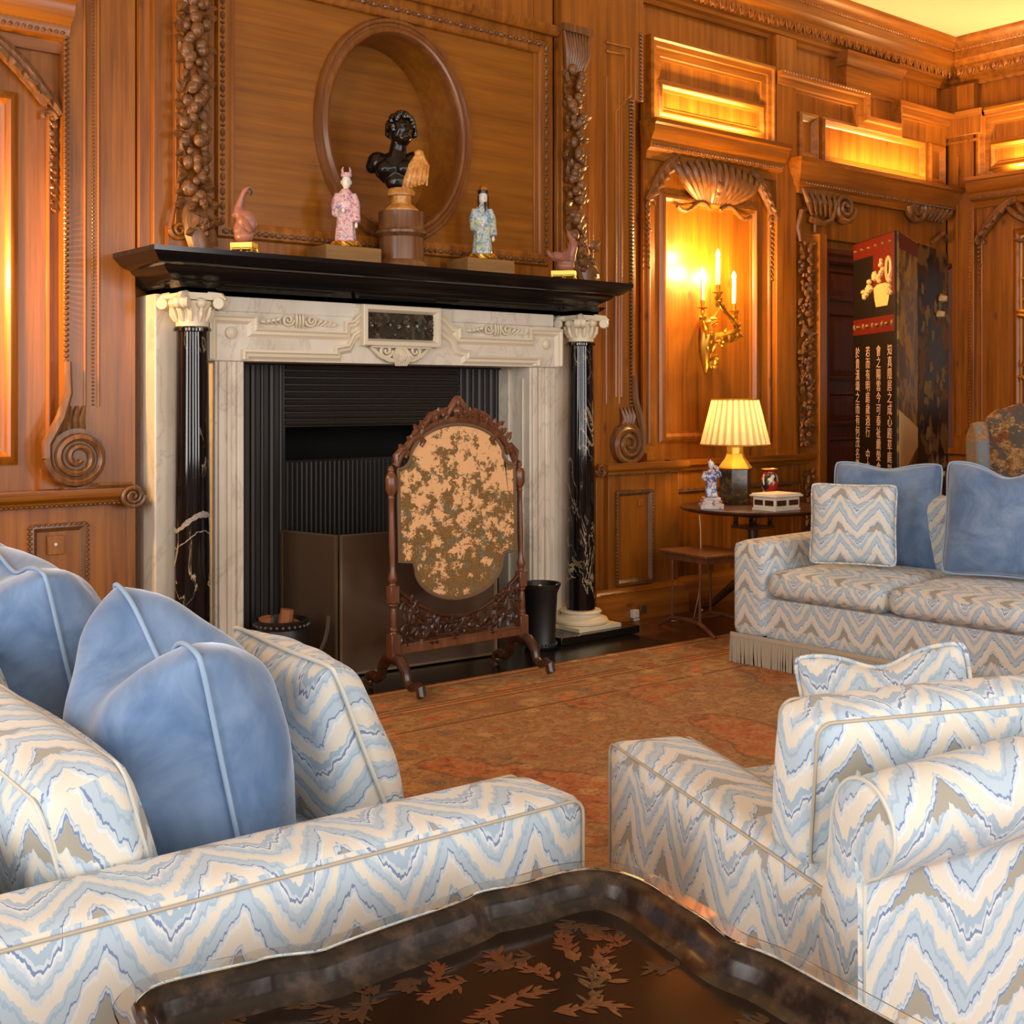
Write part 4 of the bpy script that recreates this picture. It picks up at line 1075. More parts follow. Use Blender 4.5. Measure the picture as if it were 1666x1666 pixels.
mb.ell((.088, -.025, .285), (.024, .024, .02)); mb.ell((.098, -.01, .27), (.02, .03, .016))
for i in range(3): mb.tube([(.10, -.03, .27), (.115 + .006 * i, -.035, .22), (.11 + .008 * i, -.035, .165 - .02 * i)], [.012, .014, .005], 7)
part(mb, 'drapery', MAT['ochre_marble'], soc)

def gilt_stand(parent, w_, d_, h_, legs=6):
    mb = MB(); mb.box(-w_ / 2, w_ / 2, -d_ / 2, d_ / 2, h_ * .45, h_); mb.box(-w_ * .46, w_ * .46, -d_ * .46, d_ * .46, h_ * .3, h_ * .45)
    st = part(mb, 'gilt_stand', MAT['pale_gilt'], parent, bevel=.002)
    for x in (-1, 0, 1)[:: (1 if legs == 6 else 2)]:
        for y in (-1, 1):
            mb = MB(); mb.tube([(x * w_ * .45, y * d_ * .45, h_ * .45), (x * w_ * .47, y * d_ * .47, h_ * .2), (x * w_ * .5, y * d_ * .5, 0)], [.006, .005, .008], 6)
            part(mb, 'leg', MAT['pale_gilt'], st)
# two phoenix birds on gilt stands
b1 = thing('bird_figurine', 'brown long-necked bird figurine on a gilt stand at the left end of the mantel', 'figurine', ground(397, 4.785), facing(-10), 'bird figurines on the mantel')
gilt_stand(b1, .10, .07, .045)
mb = MB(); e = mb.ell
e((0, .0, .075), (.045, .032, .035)); e((-.015, 0, .10), (.032, .028, .05)); e((.01, 0, .145), (.045, .032, .045), (0, .5, 0)); e((.03, .0, .13), (.03, .026, .045)); e((-.02, 0, .17), (.026, .024, .03))
mb.tube([(-.022, 0, .165), (-.022, 0, .20), (-.008, -.005, .235), (.004, -.006, .262), (.018, -.008, .272)], [.026, .02, .014, .0125, .013], 10)
e((.022, -.008, .272), (.018, .014, .014)); e((-.045, 0, .165), (.012, .01, .012))
part(blob(mb, .004, 3, 'bird_body'), 'bird_body', MAT['pink_clay'], b1)
mb = MB(); mb.tube([(.026, -.012, .27), (.036, -.014, .258), (.034, -.014, .243)], [.011, .009, .003], 8); part(mb, 'beak', MAT['dark_clay'], b1, label='dark hooked beak')
mb = MB()
for i in range(5): mb.tube([(.0 + .006 * i, -.03, .155 - .004 * i), (.02 + .006 * i, -.034, .12 - .008 * i), (.035, -.026, .085)], [.004, .006, .002], 5)
part(mb, 'wing', MAT['pink_clay'], b1)
b2 = thing('bird_figurine', 'brown bird figurine bending backwards on a gilt stand at the mantel right end', 'figurine', ground(917, 4.785), facing(-10), 'bird figurines on the mantel')
gilt_stand(b2, .125, .08, .045)
mb = MB(); e = mb.ell
e((.01, 0, .07), (.05, .032, .03)); e((.02, 0, .11), (.045, .032, .05), (0, .4, 0)); e((-.02, 0, .115), (.05, .03, .03), (0, .5, 0))
mb.tube([(-.02, 0, .11), (-.055, 0, .115), (-.078, 0, .135), (-.085, 0, .155)], [.026, .018, .012, .007], 10)
mb.tube([(.03, 0, .12), (.05, .0, .17), (.045, 0, .205), (.025, 0, .235), (.02, 0, .26)], [.034, .026, .018, .011, .003], 10)
part(blob(mb, .004, 3, 'bird_body'), 'bird_body', MAT['pink_clay'], b2)
mb = MB()
for i in range(5): mb.tube([(-.06 + .01 * i, -.026, .115), (-.01 + .012 * i, -.034, .10 - .002 * i), (.035, -.03, .145 + .014 * i)], [.003, .006, .002], 5)
part(mb, 'wing', MAT['pink_clay'], b2)

# robed porcelain figures on wooden blocks
def robed(name, label, pos, rot, robe, crown, hgt):
    t = thing(name, label, 'figurine', pos, rot, 'porcelain figures on the mantel')
    k = hgt / .34
    mb = MB()
    mb.lathe([(0, .02), (.058, .02), (.060, .04), (.052, .10), (.050, .16), (.052, .20), (.046, .235), (.026, .255), (.02, .262), (0, .262)], seg=24, sq=.72, caps=False)
    for s in (-1, 1):
        mb.tube([(s * .042, 0, .235), (s * .058, -.012, .19), (s * .056, -.03, .15), (s * (.034 if s < 0 else .058), -.04, .11 if s > 0 else .15)], [.02, .023, .024, .026], 10)
    for i in range(5): mb.tube([(-.03 + .015 * i, -.036, .15), (-.036 + .018 * i, -.044, .025)], [.008, .011], 6)
    part(blob(mb, .005, 2, 'robe'), 'robe', MAT[robe], t)
    mb = MB(); mb.ell((.004, -.004, .292), (.026, .027, .036)); mb.ell((.01, -.029, .288), (.005, .007, .007), sub=1); mb.tube([(0, 0, .25), (.002, -.002, .27)], .014, 10); mb.ell((-.023, 0, .29), (.005, .007, .011), sub=1); mb.ell((.03, 0, .29), (.005, .007, .011), sub=1)
    for s in (-1, 1): mb.ell((.004 + s * .010, -.030, .298), (.004, .003, .002), sub=1)
    hd = part(mb, 'head', MAT['porcelain_white'], t)
    mb = MB(); mb.ell((-.012 if crown else -.006, -.046, .16), (.010, .010, .012), sub=2); part(mb, 'hand', MAT['porcelain_white'], t)
    mb = MB(); mb.ell((.058, -.046, .095), (.009, .009, .014), sub=2); part(mb, 'hand', MAT['porcelain_white'], t)
    mb = MB()
    if crown:
        mb.lathe([(.029, 0), (.031, .010), (.028, .018), (.015, .022), (0, .022)], (.004, 0, .312), 20, caps=False)
        for s in (-1, 1): mb.tube([(.004 + s * .018, 0, .325), (.004 + s * .022, 0, .345), (.004 + s * .017, 0, .358)], [.008, .006, .002], 6)
        part(mb, 'crown', MAT['robe_pink'], t)
    else:
        mb.lathe([(.031, 0), (.032, .014), (.02, .018), (0, .018)], (.004, 0, .312), 20, caps=False); part(mb, 'hat_band', MAT['hair_black'], t)
        mb = MB(); mb.lathe([(.028, 0), (.022, .014), (.012, .02), (.0, .034)], (.004, 0, .328), 16, caps=False); part(mb, 'cap', MAT['gilt'], t)
        mb = MB(); mb.tube([(.012, -.03, .268), (.014, -.034, .245), (.012, -.036, .222)], [.007, .006, .002], 7)
        for s in (-1, 1): mb.tube([(.004 + s * .028, -.004, .30), (.004 + s * .03, -.01, .26), (.004 + s * .026, -.02, .23)], .004, 5)
        part(mb, 'beard', MAT['hair_black'], t)
    mb = MB()
    for i in range(14):
        a = i * 2 * math.pi / 14; r = .058 + .012 * (i % 2)
        mb.tube([(.04 * math.cos(a), .034 * math.sin(a), .022), (r * math.cos(a), r * .8 * math.sin(a), .020), ((r + .016) * math.cos(a + .3), (r + .012) * .8 * math.sin(a + .3), .006)], [.012, .010, .005], 6)
    mb.lathe([(.04, .0), (.07, .004), (.068, .016), (.05, .024), (0, .024)], seg=20, sq=.8, caps=False)
    part(mb, 'gilt_base', MAT['gilt'], t)
    t.scale = (k * .80, k * .86, k)
    return t
for px, y, lab, lab2, robe, crown, hgt, nm in ((560, 4.96, 'light wooden block under the pink robed porcelain figure', 'white faced porcelain figure in a pink robe and horned crown', 'robe_pink', True, .36, 'l'), (782, 4.96, 'light wooden block under the pale blue robed porcelain figure', 'bearded porcelain figure in a pale blue robe and gold cap, right of the bust', 'robe_blue', False, .37, 'r')):
    p = ground(px, y)
    mb = MB(); mb.box(-.15, .15, -.09, .09, 0, .085); o = part(mb, 'wooden_block', MAT['stand_wood'], bevel=.003); o.location = p
    tag(o, lab, 'block', 'wooden blocks on the mantel')
    robed('porcelain_figure', lab2, p + Vector((-.005, -.02, .085)), facing(8), robe, crown, hgt)
# ------------------------------------------------------------------ upholstery helpers
def soft_box(mb, sx, sy, sz, r=.04, crown=(0, 0, 0), c=(0, 0, 0), n=8, M=None, uvf=None, sag=0.0):
    """upholstered block: rounded edges, each pair of faces crowned outwards by crown[axis]"""
    bm = mb.bm; h = (sx / 2, sy / 2, sz / 2); r = min(r, *h)
    axes = ((0, 1, 2), (1, 2, 0), (2, 0, 1)); cache = {}
    def vert(p):
        k = tuple(round(x, 5) for x in p)
        if k in cache: return cache[k]
        q = Vector([p[i] * h[i] for i in range(3)])
        inn = Vector([max(-h[i] + r, min(h[i] - r, q[i])) for i in range(3)])
        d = q - inn
        if d.length > 1e-9: q = inn + d.normalized() * r * (max(abs(d.x), abs(d.y), abs(d.z)) / r)
        for i in range(3):
            j, k2 = (i + 1) % 3, (i + 2) % 3
            w_ = (1 - p[j] ** 2) * (1 - p[k2] ** 2)
            q[i] += math.copysign(1, p[i]) * crown[i] * w_ * abs(p[i])
        if sag: q.z -= sag * (1 - p[0] ** 2) * (1 - p[1] ** 2) * (p[2] + 1) / 2
        q = q + Vector(c)
        if M is not None: q = M @ q
        cache[k] = bm.verts.new(q); return cache[k]
    def st(i):   # denser near the edges
        t = -1 + 2 * i / n; return math.copysign(abs(t) ** .72, t)
    for a, b, d in axes:
        for s in (-1, 1):
            for i in range(n):
                for j in range(n):
                    V = []
                    for ii, jj in ((i, j), (i + 1, j), (i + 1, j + 1), (i, j + 1)):
                        p = [0, 0, 0]; p[a] = s; p[b] = st(ii); p[d] = st(jj); V.append(vert(p))
                    mb.f(V if s > 0 else V[::-1])
def piping_box(mb, sx, sy, sz, c=(0, 0, 0), rad=.005, which='x', crown=0.0, r=.02, M=None, sides=(-1, 1)):
    """cord along the two face outlines perpendicular to axis `which`"""
    ax = 'xyz'.index(which); h = (sx / 2, sy / 2, sz / 2); j, k = [i for i in range(3) if i != ax]
    for s in sides:
        pts = []
        for (u, v) in rounded(2 * h[j] - .54 * r, 2 * h[k] - .54 * r, .72 * r, 5):
            p = [0, 0, 0]; p[ax] = s * (h[ax] - r * .27); p[j] = u; p[k] = v
            q = Vector(p) + Vector(c); pts.append(M @ q if M is not None else q)
        mb.tube(pts, rad, 6, closed=True)
def pillow_mesh(W, H, T, n=26, dent=0.0, seed=0, ear=.05):
    """scatter cushion lying in local XZ, thickness along Y; pulled-out corners"""
    rnd = random.Random(seed); ph = [rnd.uniform(0, 6) for _ in range(6)]
    def edge(u, v):
        rc = 1 - .055 * (abs(u) * abs(v)) ** 7
        x = u * W / 2 * (1 - .05 * (1 - v * v)) * rc; z = v * H / 2 * (1 - .05 * (1 - u * u)) * rc
        z -= dent * H * math.exp(-(u / .38) ** 2) * max(0, v) ** 3
        return x, z
    def thick(u, v):
        a = max(0, 1 - abs(u) ** 2.6) ** .55 * max(0, 1 - abs(v) ** 2.6) ** .55
        a *= 1 - .10 * dent * 4 * math.exp(-(u / .4) ** 2) * max(0, v)
        wr = .05 * math.sin(5 * u + ph[0] + 3 * v) * math.sin(4 * v + ph[1]) + .045 * math.sin(9 * u * v + ph[2] + 4 * u)
        for cu_, cv_ in ((1, 1), (1, -1), (-1, 1), (-1, -1)):      # gathers running in from the corners
            d = math.hypot(u - cu_, v - cv_); g = math.atan2(v - cv_, u - cu_)
            wr += .06 * math.exp(-(d / .75) ** 2) * math.sin(9 * g + ph[3] + cu_ * 2 + cv_)
        return T / 2 * (a + wr * a * (1 - a * .3))
    mb = MB()
    for s in (-1, 1):
        mb.grid(lambda i, j: ((lambda u, v: (edge(u, v)[0], s * thick(u, v), edge(u, v)[1]))(2 * i - 1, 2 * j - 1)), n, n, lambda i, j: (i * W, j * H))
    bmesh.ops.remove_doubles(mb.bm, verts=mb.bm.verts[:], dist=1e-5)
    rim = []
    for k in range(4 * n):
        q, t = divmod(k, n); t = -1 + 2 * t / n
        u, v = ((t, -1), (1, t), (-t, 1), (-1, -t))[q]; x, z = edge(u, v); rim.append((x, 0, z))
    cord = MB(); cord.tube(rim, .005, 6, closed=True)
    return mb, cord
def pillow(name, label, loc, xdir, updir, W, H, T, mat, cordmat, seed=0, dent=0.0, group=None):
    x = Vector(xdir).normalized(); z = Vector(updir); z = (z - x * z.dot(x)).normalized(); y = z.cross(x)
    Mx = Matrix((x, y, z)).transposed()
    mb, cord = pillow_mesh(W, H, T, seed=seed, dent=dent)
    o = part(mb, name, MAT[mat], None, smooth=80)
    o.location = loc; o.rotation_euler = Mx.to_euler(); tag(o, label, 'cushion', group)
    m = o.modifiers.new('sub', 'SUBSURF'); m.levels = 1; m.render_levels = 1
    part(cord, 'piping', MAT[cordmat], o, smooth=80)
    return o

# ------------------------------------------------------------------ rug
rg = MB()
rg.box(-3.2, 2.2, -4.4, 0, .0, .008)
rug_o = part(rg, 'patterned_rug', MAT['rug_weave']); rug_o.location = (3.6, 4.462, .0045); rug_o.rotation_euler = (0, 0, R(-2.0))
tag(rug_o, 'large worn rust and tan oriental rug on the floor', 'rug')

# ------------------------------------------------------------------ far sofa (local: x from the front to the back, y towards the fireplace)
fs = thing('sofa', 'zigzag patterned sofa with bullion fringe, standing on the far right of the rug', 'sofa', (4.643, 3.934, .0), R(2.1))
FSL = 2.32; AW = .2
fab = MAT['flame_fabric_far']
mb = MB(); soft_box(mb, .92, FSL - 2 * AW + .04, .20, .02, c=(.48, -FSL / 2, .245), n=6); part(mb, 'seat_rail', fab, fs, smooth=60)
for yy in (-AW / 2, -FSL + AW / 2):
    mb = MB(); soft_box(mb, .94, AW, .455, .035, (.004, .006, .006), c=(.47, yy, .375), n=8); a = part(mb, 'arm', fab, fs, smooth=60)
    for s_ in (-1, 1): mb = MB(); piping_box(mb, .93, AW - .01, .45, (.475, yy, .372), .004, 'x', r=.035, sides=(s_,)); part(mb, 'piping', MAT['flame_fabric_far'], a)
mb = MB(); soft_box(mb, .2, FSL - 2 * AW + .02, .62, .05, (.01, 0, .0), c=(.86, -FSL / 2, .48), n=8); part(mb, 'backrest', fab, fs, smooth=60)
cw = (FSL - 2 * AW) / 3
for k in range(3):
    yc = -AW - cw * (k + .5)
    mb = MB(); soft_box(mb, .73, cw - .004, .125, .05, (.018, .0, .028), c=(.355, yc, .408), n=10); c = part(mb, 'seat_cushion', MAT['flame_fabric_far_seat'], fs, smooth=60)
    for s_ in (-1, 1): mb = MB(); piping_box(mb, .73, cw - .004, .105, (.36, yc, .408), .004, 'z', r=.045, sides=(s_,)); part(mb, 'piping', MAT['flame_fabric_far_seat'], c)
    mb = MB(); soft_box(mb, .17, cw - .006, .36, .06, (.025, 0, .015), c=(.70, yc, .635), n=8, M=Matrix.Identity(4)); part(mb, 'back_cushion', MAT['flame_fabric_far'], fs, smooth=60)
mb = MB()
def fringe(mb, p, q, z0, z1, nrm):
    p, q = Vector(p), Vector(q); L = (q - p).length; n = int(L / .0075); d = (q - p) / L; nv = Vector(nrm)
    for i in range(n):
        b = p + d * (L * (i + .5) / n); j = random.uniform(-.003, .003)
        mb.tube([b + Vector((0, 0, z1)), b + d * j + nv * .004 + Vector((0, 0, (z0 + z1) / 2)), b + d * j * 2.4 + nv * random.uniform(0, .004) + Vector((0, 0, z0))], .0036, 5, caps=False)
fringe(mb, (-.004, 0, 0), (-.004, -FSL, 0), .014, .148, (-1, 0, 0)); fringe(mb, (-.004, .004, 0), (.94, .004, 0), .014, .148, (0, 1, 0))
mb.box(-.010, .002, -FSL, .0, .14, .158)
plain('bullion', lin(176, 166, 148), .8)
o = part(mb, 'bullion_fringe', MAT['bullion'], fs, label='taupe bullion fringe', smooth=60)
mb = MB(); mb.box(.03, .92, -FSL + .03, -.03, .03, .15); part(mb, 'plinth', MAT['black_slate'], fs)

UP = Vector((0, 0, 1))
def lean(nx, ny, tilt):
    """facing direction (nx,ny) -> width axis and tilted-back up axis"""
    f = Vector((nx, ny, 0)).normalized(); x = Vector((-f.y, f.x, 0)); up = (UP * math.cos(tilt) - f * math.sin(tilt))
    return x, up
x, up = lean(-.88, -.48, .18)
pillow('cushion', 'small zigzag patterned scatter cushion against the arm of the far sofa', onZ(1388, 853, 5.78), x, up, .40, .385, .15, 'flame_fabric_pillow', 'flame_fabric_far', 3)
x, up = lean(-.92, -.36, .2)
pillow('cushion', 'blue velvet cushion behind the small patterned cushion on the far sofa', onZ(1441, 838, 6.02), x, up, .53, .53, .19, 'blue_velvet', 'blue_piping', 5, .05)
x, up = lean(-.96, -.25, .2)
pillow('cushion', 'blue velvet cushion with a dented top on the far sofa, cut by the photo edge', onZ(1640, 846, 5.40), x, up, .56, .52, .22, 'blue_velvet', 'blue_piping', 8, .12)

# ------------------------------------------------------------------ near sofa (local x along its depth towards the fire side, y along its length)
ns = thing('sofa', 'zigzag patterned sofa in the left foreground with a broad square arm', 'sofa', (1.449, 1.542, 0), R(-2.0))
fabn = MAT['flame_fabric_near']
AWN = .19; NSL = 2.5; ND = 1.12
def arm_block(y0):
    mb = MB(); soft_box(mb, ND, AWN, .53, .035, (.0, .008, .010), c=(-ND / 2, y0 + AWN / 2, .355), n=10); a = part(mb, 'arm', fabn, ns, smooth=60)
    for yy in (y0 + .006, y0 + AWN - .006):
        mb = MB()
        pts = [(-ND + .05, yy, .6105)] + [(-.035 + .0255 * math.cos(R(t)), yy, .585 + .0255 * math.sin(R(t))) for t in range(90, -1, -15)] + [(-.0095, yy, .10)]
        mb.tube(pts, .0028, 6)
        part(mb, 'piping', MAT['bullion'], a)
arm_block(0); arm_block(NSL - AWN)
mb = MB(); soft_box(mb, ND - .02, NSL - 2 * AWN + .04, .24, .03, c=(-ND / 2, NSL / 2, .21), n=6); part(mb, 'seat_rail', fabn, ns, smooth=60)
mb = MB(); soft_box(mb, .2, NSL - 2 * AWN + .02, .58, .05, c=(-ND + .1, NSL / 2, .39), n=8); part(mb, 'backrest', fabn, ns, smooth=60)
cwn = (NSL - 2 * AWN) / 3
for k in range(3):
    yc = AWN + cwn * (k + .5)
    mb = MB(); soft_box(mb, ND - .22, cwn - .006, .12, .05, (.01, 0, .02), c=(-(ND - .22) / 2 + .01, yc, .385), n=8); part(mb, 'seat_cushion', fabn, ns, smooth=60)
for k in range(3):
    yc = AWN + cwn * (k + .5) + (.0 if k else -.005)
    Mt = Matrix.Translation((-.755, yc, .61 if k else .565)) @ Matrix.Rotation(R(-15), 4, 'Y')
    mb = MB(); soft_box(mb, .15, cwn - .01, .38, .045, (.05, .012, .015), n=10, M=Mt); c = part(mb, 'back_cushion', fabn, ns, smooth=60)
    for s_ in (-1, 1): mb = MB(); piping_box(mb, .15, cwn - .01, .38, (0, 0, 0), .003, 'x', r=.045, M=Mt, sides=(s_,)); part(mb, 'piping', MAT['cream_piping'], c)
mb = MB(); fringe(mb, (-ND, -.004, 0), (0, -.004, 0), .014, .10, (0, -1, 0)); mb.box(-ND, 0, -.008, .002, .09, .105)
part(mb, 'bullion_fringe', MAT['bullion'], ns, label='taupe bullion fringe', smooth=60)

x, up = Vector((.13, .99, 0)), Vector((-.22, 0, .975))
P1 = Vector((.895, 1.9, .86)); xd = Vector((.12, .98, .10)).normalized()
up1 = Vector((-.23, .02, .97))
pillow('cushion', 'large blue velvet cushion nearest the square arm of the foreground sofa', P1 + xd * .26 - up1 * .25 + Vector((.0, .0, .0)), xd, up1, .55, .56, .37, 'blue_velvet', 'blue_piping', 11, .17)
P2 = Vector((.915, 2.70, .91)); xd = Vector((.05, .99, .03))
pillow('cushion', 'blue velvet cushion behind the large one, partly cut by the left photo edge', P2 + xd * .26 - up1 * .26, xd, up1, .56, .56, .34, 'blue_velvet', 'blue_piping', 13, .06)
P3 = onZ(8, 876, 3.02)
pillow('cushion', 'blue velvet cushion glimpsed at the left photo edge, farthest on the sofa', P3 + Vector((0, .26, -.25)), Vector((.0, 1, .0)), up1, .54, .54, .3, 'blue_velvet', 'blue_piping', 17, .03)
P4 = Vector((1.22, 2.0, .772)); xd = Vector((.02, .99, .04)); up4 = Vector((-.40, .0, .92))
pillow('cushion', 'zigzag patterned scatter cushion leaning in front of the large blue velvet cushion', P4 + xd * .21 - up4 * .205, xd, up4, .44, .47, .22, 'flame_fabric_pillow', 'cream_piping', 19)
P5 = onZ(146, 907, 3.0)
pillow('cushion', 'patterned cushion with one corner peeping over the second blue velvet cushion', P5 + Vector((.02, .2, -.25)), Vector((.05, 1, 0)), up4, .42, .44, .13, 'flame_fabric_pillow', 'cream_piping', 23)

# ------------------------------------------------------------------ armchair seen from behind
ac_o = onz(1384, 1490, .56); ac_f = onz(985, 1210, .56); dd_ = ac_f - ac_o; ang = math.atan2(dd_.y, dd_.x)
# local frame: +y towards the chair front, +x to the right across the seat
ac = thing('armchair', 'zigzag patterned armchair seen from behind at the right, with a rolled top back', 'armchair', (ac_o.x, ac_o.y, .0135), ang - R(90))
fabc = MAT['flame_fabric']; CL = dd_.length + .02; CWD = .86; AWC = .19
for x0 in (0, CWD - AWC):
    mb = MB(); soft_box(mb, AWC, CL, .47, .03, (.006, 0, .004), c=(x0 + AWC / 2, CL / 2 - .02, .325), n=10); a = part(mb, 'arm', fabc, ac, smooth=60)
    for xx in (x0 + .0065, x0 + AWC - .0065):
        mb = MB(); mb.tube([(xx, -.02, .5525)] + [(xx, CL - .02 - .03 + .0218 * math.cos(R(t)), .53 + .0218 * math.sin(R(t))) for t in range(90, -1, -15)] + [(xx, CL - .0282, .1)], .0026, 6)
        part(mb, 'piping', MAT['bullion'], a)
BW = CWD + .1; BX = -.0
def back_top(t): return .70 + .045 * math.sin(math.pi * min(max(t, 0), 1))
mb = MB()
NB = 24
SEC = [(-.035, .09, 0), (-.035, .22, 0), (-.036, .40, 0), (-.036, .585, .3), (-.045, .612, .8), (-.078, .632, 1), (-.104, .672, 1), (-.100, .712, 1), (-.070, .742, 1), (-.030, .750, 1), (.008, .738, 1), (.036, .705, 1), (.050, .64, .8), (.066, .46, .2), (.078, .30, 0), (.080, .09, 0)]
def crs(P, t):
    n = len(P); k = t * n; i = int(math.floor(k)) % n; f = k - math.floor(k)
    p0, p1, p2, p3 = (Vector(P[(i + q) % n]) for q in (-1, 0, 1, 2))
    return .5 * ((2 * p1) + (p2 - p0) * f + (2 * p0 - 5 * p1 + 4 * p2 - p3) * f * f + (3 * p1 - p0 - 3 * p2 + p3) * f ** 3)
NS = 64
def bfn(u, v):
    """rolled back: closed section v, along the width u; the crown rises towards the middle"""
    q = crs(SEC, v); e = min(1, max(0, q.z))
    k = min(1, 1 - max(0, .06 - u) * 0)
    return (BX + BW * u, q.x, q.y + e * (back_top(u) - .70))
cum = [0]
for i in range(NS): cum.append(cum[-1] + (crs(SEC, (i + 1) / NS) - crs(SEC, i / NS)).to_2d().length)
G = mb.grid(bfn, NB, NS, lambda u, v: (BW * u, cum[int(round(v * NS))] + .05), cv=True)
for row, sx in ((G[0], -1), (G[-1], 1)):          # padded end caps
    c0 = sum((w_.co for w_ in row), Vector()) / len(row); prev = row
    for t_, bulge in ((.75, .008), (.45, .012)):
        cur = [mb.v(Vector((0, 0, 0)) + Vector((w_.co.x + sx * bulge, c0.y + (w_.co.y - c0.y) * (t_ if w_.co.z > .60 else 1), w_.co.z if w_.co.z < .6 else .69 + (w_.co.z - .69) * t_))) for w_ in row]
        for i in range(len(row)): mb.f([prev[i], prev[(i + 1) % len(row)], cur[(i + 1) % len(row)], cur[i]])
        prev = cur
    mb.f(prev)
part(mb, 'backrest', fabc, ac, smooth=60)
mb = MB()
pts = [bfn(0, .02 + .96 * v / 48) for v in range(49)]; mb.tube([(p[0] - .001, p[1], p[2]) for p in pts if p[2] > .1], .0032, 6); part(mb, 'piping', MAT['cream_piping'], ac)
mb = MB(); soft_box(mb, CWD - 2 * AWC, CL - .1, .30, .03, c=(CWD / 2, CL / 2 + .02, .21), n=6); part(mb, 'seat_rail', fabc, ac, smooth=60)
mb = MB(); soft_box(mb, CWD - 2 * AWC - .01, CL - .14, .12, .05, (0, 0, .02), c=(CWD / 2, CL / 2 + .06, .42), n=8); part(mb, 'seat_cushion', MAT['flame_fabric_near'], ac, smooth=60)
Mt = Matrix.Translation((CWD / 2 - .03, .20, .672)) @ Matrix.Rotation(R(6), 4, 'X')
mb = MB(); soft_box(mb, CWD - .10, .13, .255, .035, (.012, .03, .012), n=10, M=Mt); c = part(mb, 'back_cushion', fabc, ac, smooth=60)
for s_ in (-1, 1): mb = MB(); piping_box(mb, CWD - .10, .13, .255, (0, 0, 0), .003, 'y', r=.035, M=Mt, sides=(s_,)); part(mb, 'piping', MAT['bullion'], c)
for xx in (.03, CWD - .03):
    for yy in (.02, CL - .06):
        mb = MB(); mb.lathe([(.016, 0), (.024, .1)], (xx, yy, 0), 10); part(mb, 'leg', MAT['mahogany'], ac)
p = onZ(1345, 1070, 2.48); q = onZ(1577, 1050, 2.36)
xd = (q - p).normalized(); pc_ = (p + q) / 2
pillow('cushion', 'zigzag patterned scatter cushion peeping above the back cushion of the armchair', pc_ + Vector((.10, .08, -.18)), xd, Vector((-.02, .2, 1)), .36, .32, .13, 'flame_fabric_pillow', 'flame_fabric', 29, .1)

# ------------------------------------------------------------------ tray table
TZ = .60
half_px = [(212, 1650), (226, 1628), (256, 1608), (330, 1590), (410, 1573), (440, 1563), (520, 1556), (550, 1543), (640, 1510), (755, 1472), (778, 1456), (850, 1445), (915, 1423), (985, 1417), (1050, 1438), (1100, 1473), (1145, 1500), (1162, 1514), (1190, 1538), (1255, 1560), (1305, 1588)]
hp = [onz(*q, TZ) for q in half_px]
tc = Vector((.865, .985, 0))
out = [Vector((v.x, v.y)) for v in hp]
out = out + [Vector((2 * tc.x - v.x, 2 * tc.y - v.y)) for v in out]
def smooth_loop(P, it=2):
    for _ in range(it):
        Q = []
        for i in range(len(P)):
            a, b = P[i], P[(i + 1) % len(P)]; Q += [a * .75 + b * .25, a * .25 + b * .75]
        P = Q
    return P
out = smooth_loop(out, 2)
cen = Vector((tc.x, tc.y))
tt = thing('tray_table', 'black lacquer tray table with a scalloped raised rim and painted foliage in the foreground', 'tray table', (tc.x, tc.y, .003))
def loopring(mb, off, z):
    n = len(out); ring = []
    for i in range(n):
        t = (out[(i + 2) % n] - out[i - 2]).normalized(); nrm = Vector((t.y, -t.x))
        if nrm.dot(out[i] - cen) < 0: nrm = -nrm
        q = out[i] + nrm * off; ring.append(mb.v((q.x - tc.x, q.y - tc.y, z)))
    return ring
def ringskin(mb, spec):
    rings = [loopring(mb, o, z) for o, z in spec]
    for a, b in zip(rings, rings[1:]):
        for i in range(len(a)): mb.f([a[i], a[(i + 1) % len(a)], b[(i + 1) % len(a)], b[i]])
    return rings
mb = MB(); rs = ringskin(mb, [(-.046, .558), (-.043, .560), (-.033, .564), (-.025, .573), (-.018, .587), (-.011, .596), (-.003, .600), (.0, .601), (.003, .597), (-.006, .590), (-.013, .582), (-.021, .566), (-.03, .556), (-.046, .550)])
part(mb, 'rim', MAT['worn_lacquer'], tt, smooth=60)
mb = MB(); rs = ringskin(mb, [(-.046, .550), (-.041, .5596)]); mb.f(rs[1]); mb.f(rs[0][::-1]); part(mb, 'tray_floor', MAT['lacquer_black'], tt)
mb = MB(); rs = ringskin(mb, [(-.002, .6025), (.022, .6025), (.0235, .604), (.022, .6055), (-.002, .6055), (-.002, .6025)])
part(mb, 'glass_cover', MAT['clear_glass'], tt, label='clear glass cover following the scalloped rim')
rnd = random.Random(4)
mb, mb2 = MB(), MB()
def sprig(mb, x, y, a, L, n, zz=.5602):
    """a painted stem with fans of narrow leaves along it"""
    for i in range(n):
        t = (i + .3) / n; aa = a + .6 * math.sin(2.5 * t); c = Vector((x + L * t * math.cos(aa), y + L * t * math.sin(aa), zz))
        for k in range(rnd.randint(4, 7)):
            b = aa + rnd.uniform(-1.25, 1.25)
            mb.leaf(c + Vector((rnd.uniform(-.005, .005), rnd.uniform(-.005, .005), 0)), (math.cos(b), math.sin(b), 0), (0, 0, 1), rnd.uniform(.013, .03), rnd.uniform(.0025, .005), .0002)
    mb.tube([(x + L * t * math.cos(a + .6 * math.sin(2.5 * t)), y + L * t * math.sin(a + .6 * math.sin(2.5 * t)), zz) for t in (0, .25, .5, .75, 1)], .0007, 4)
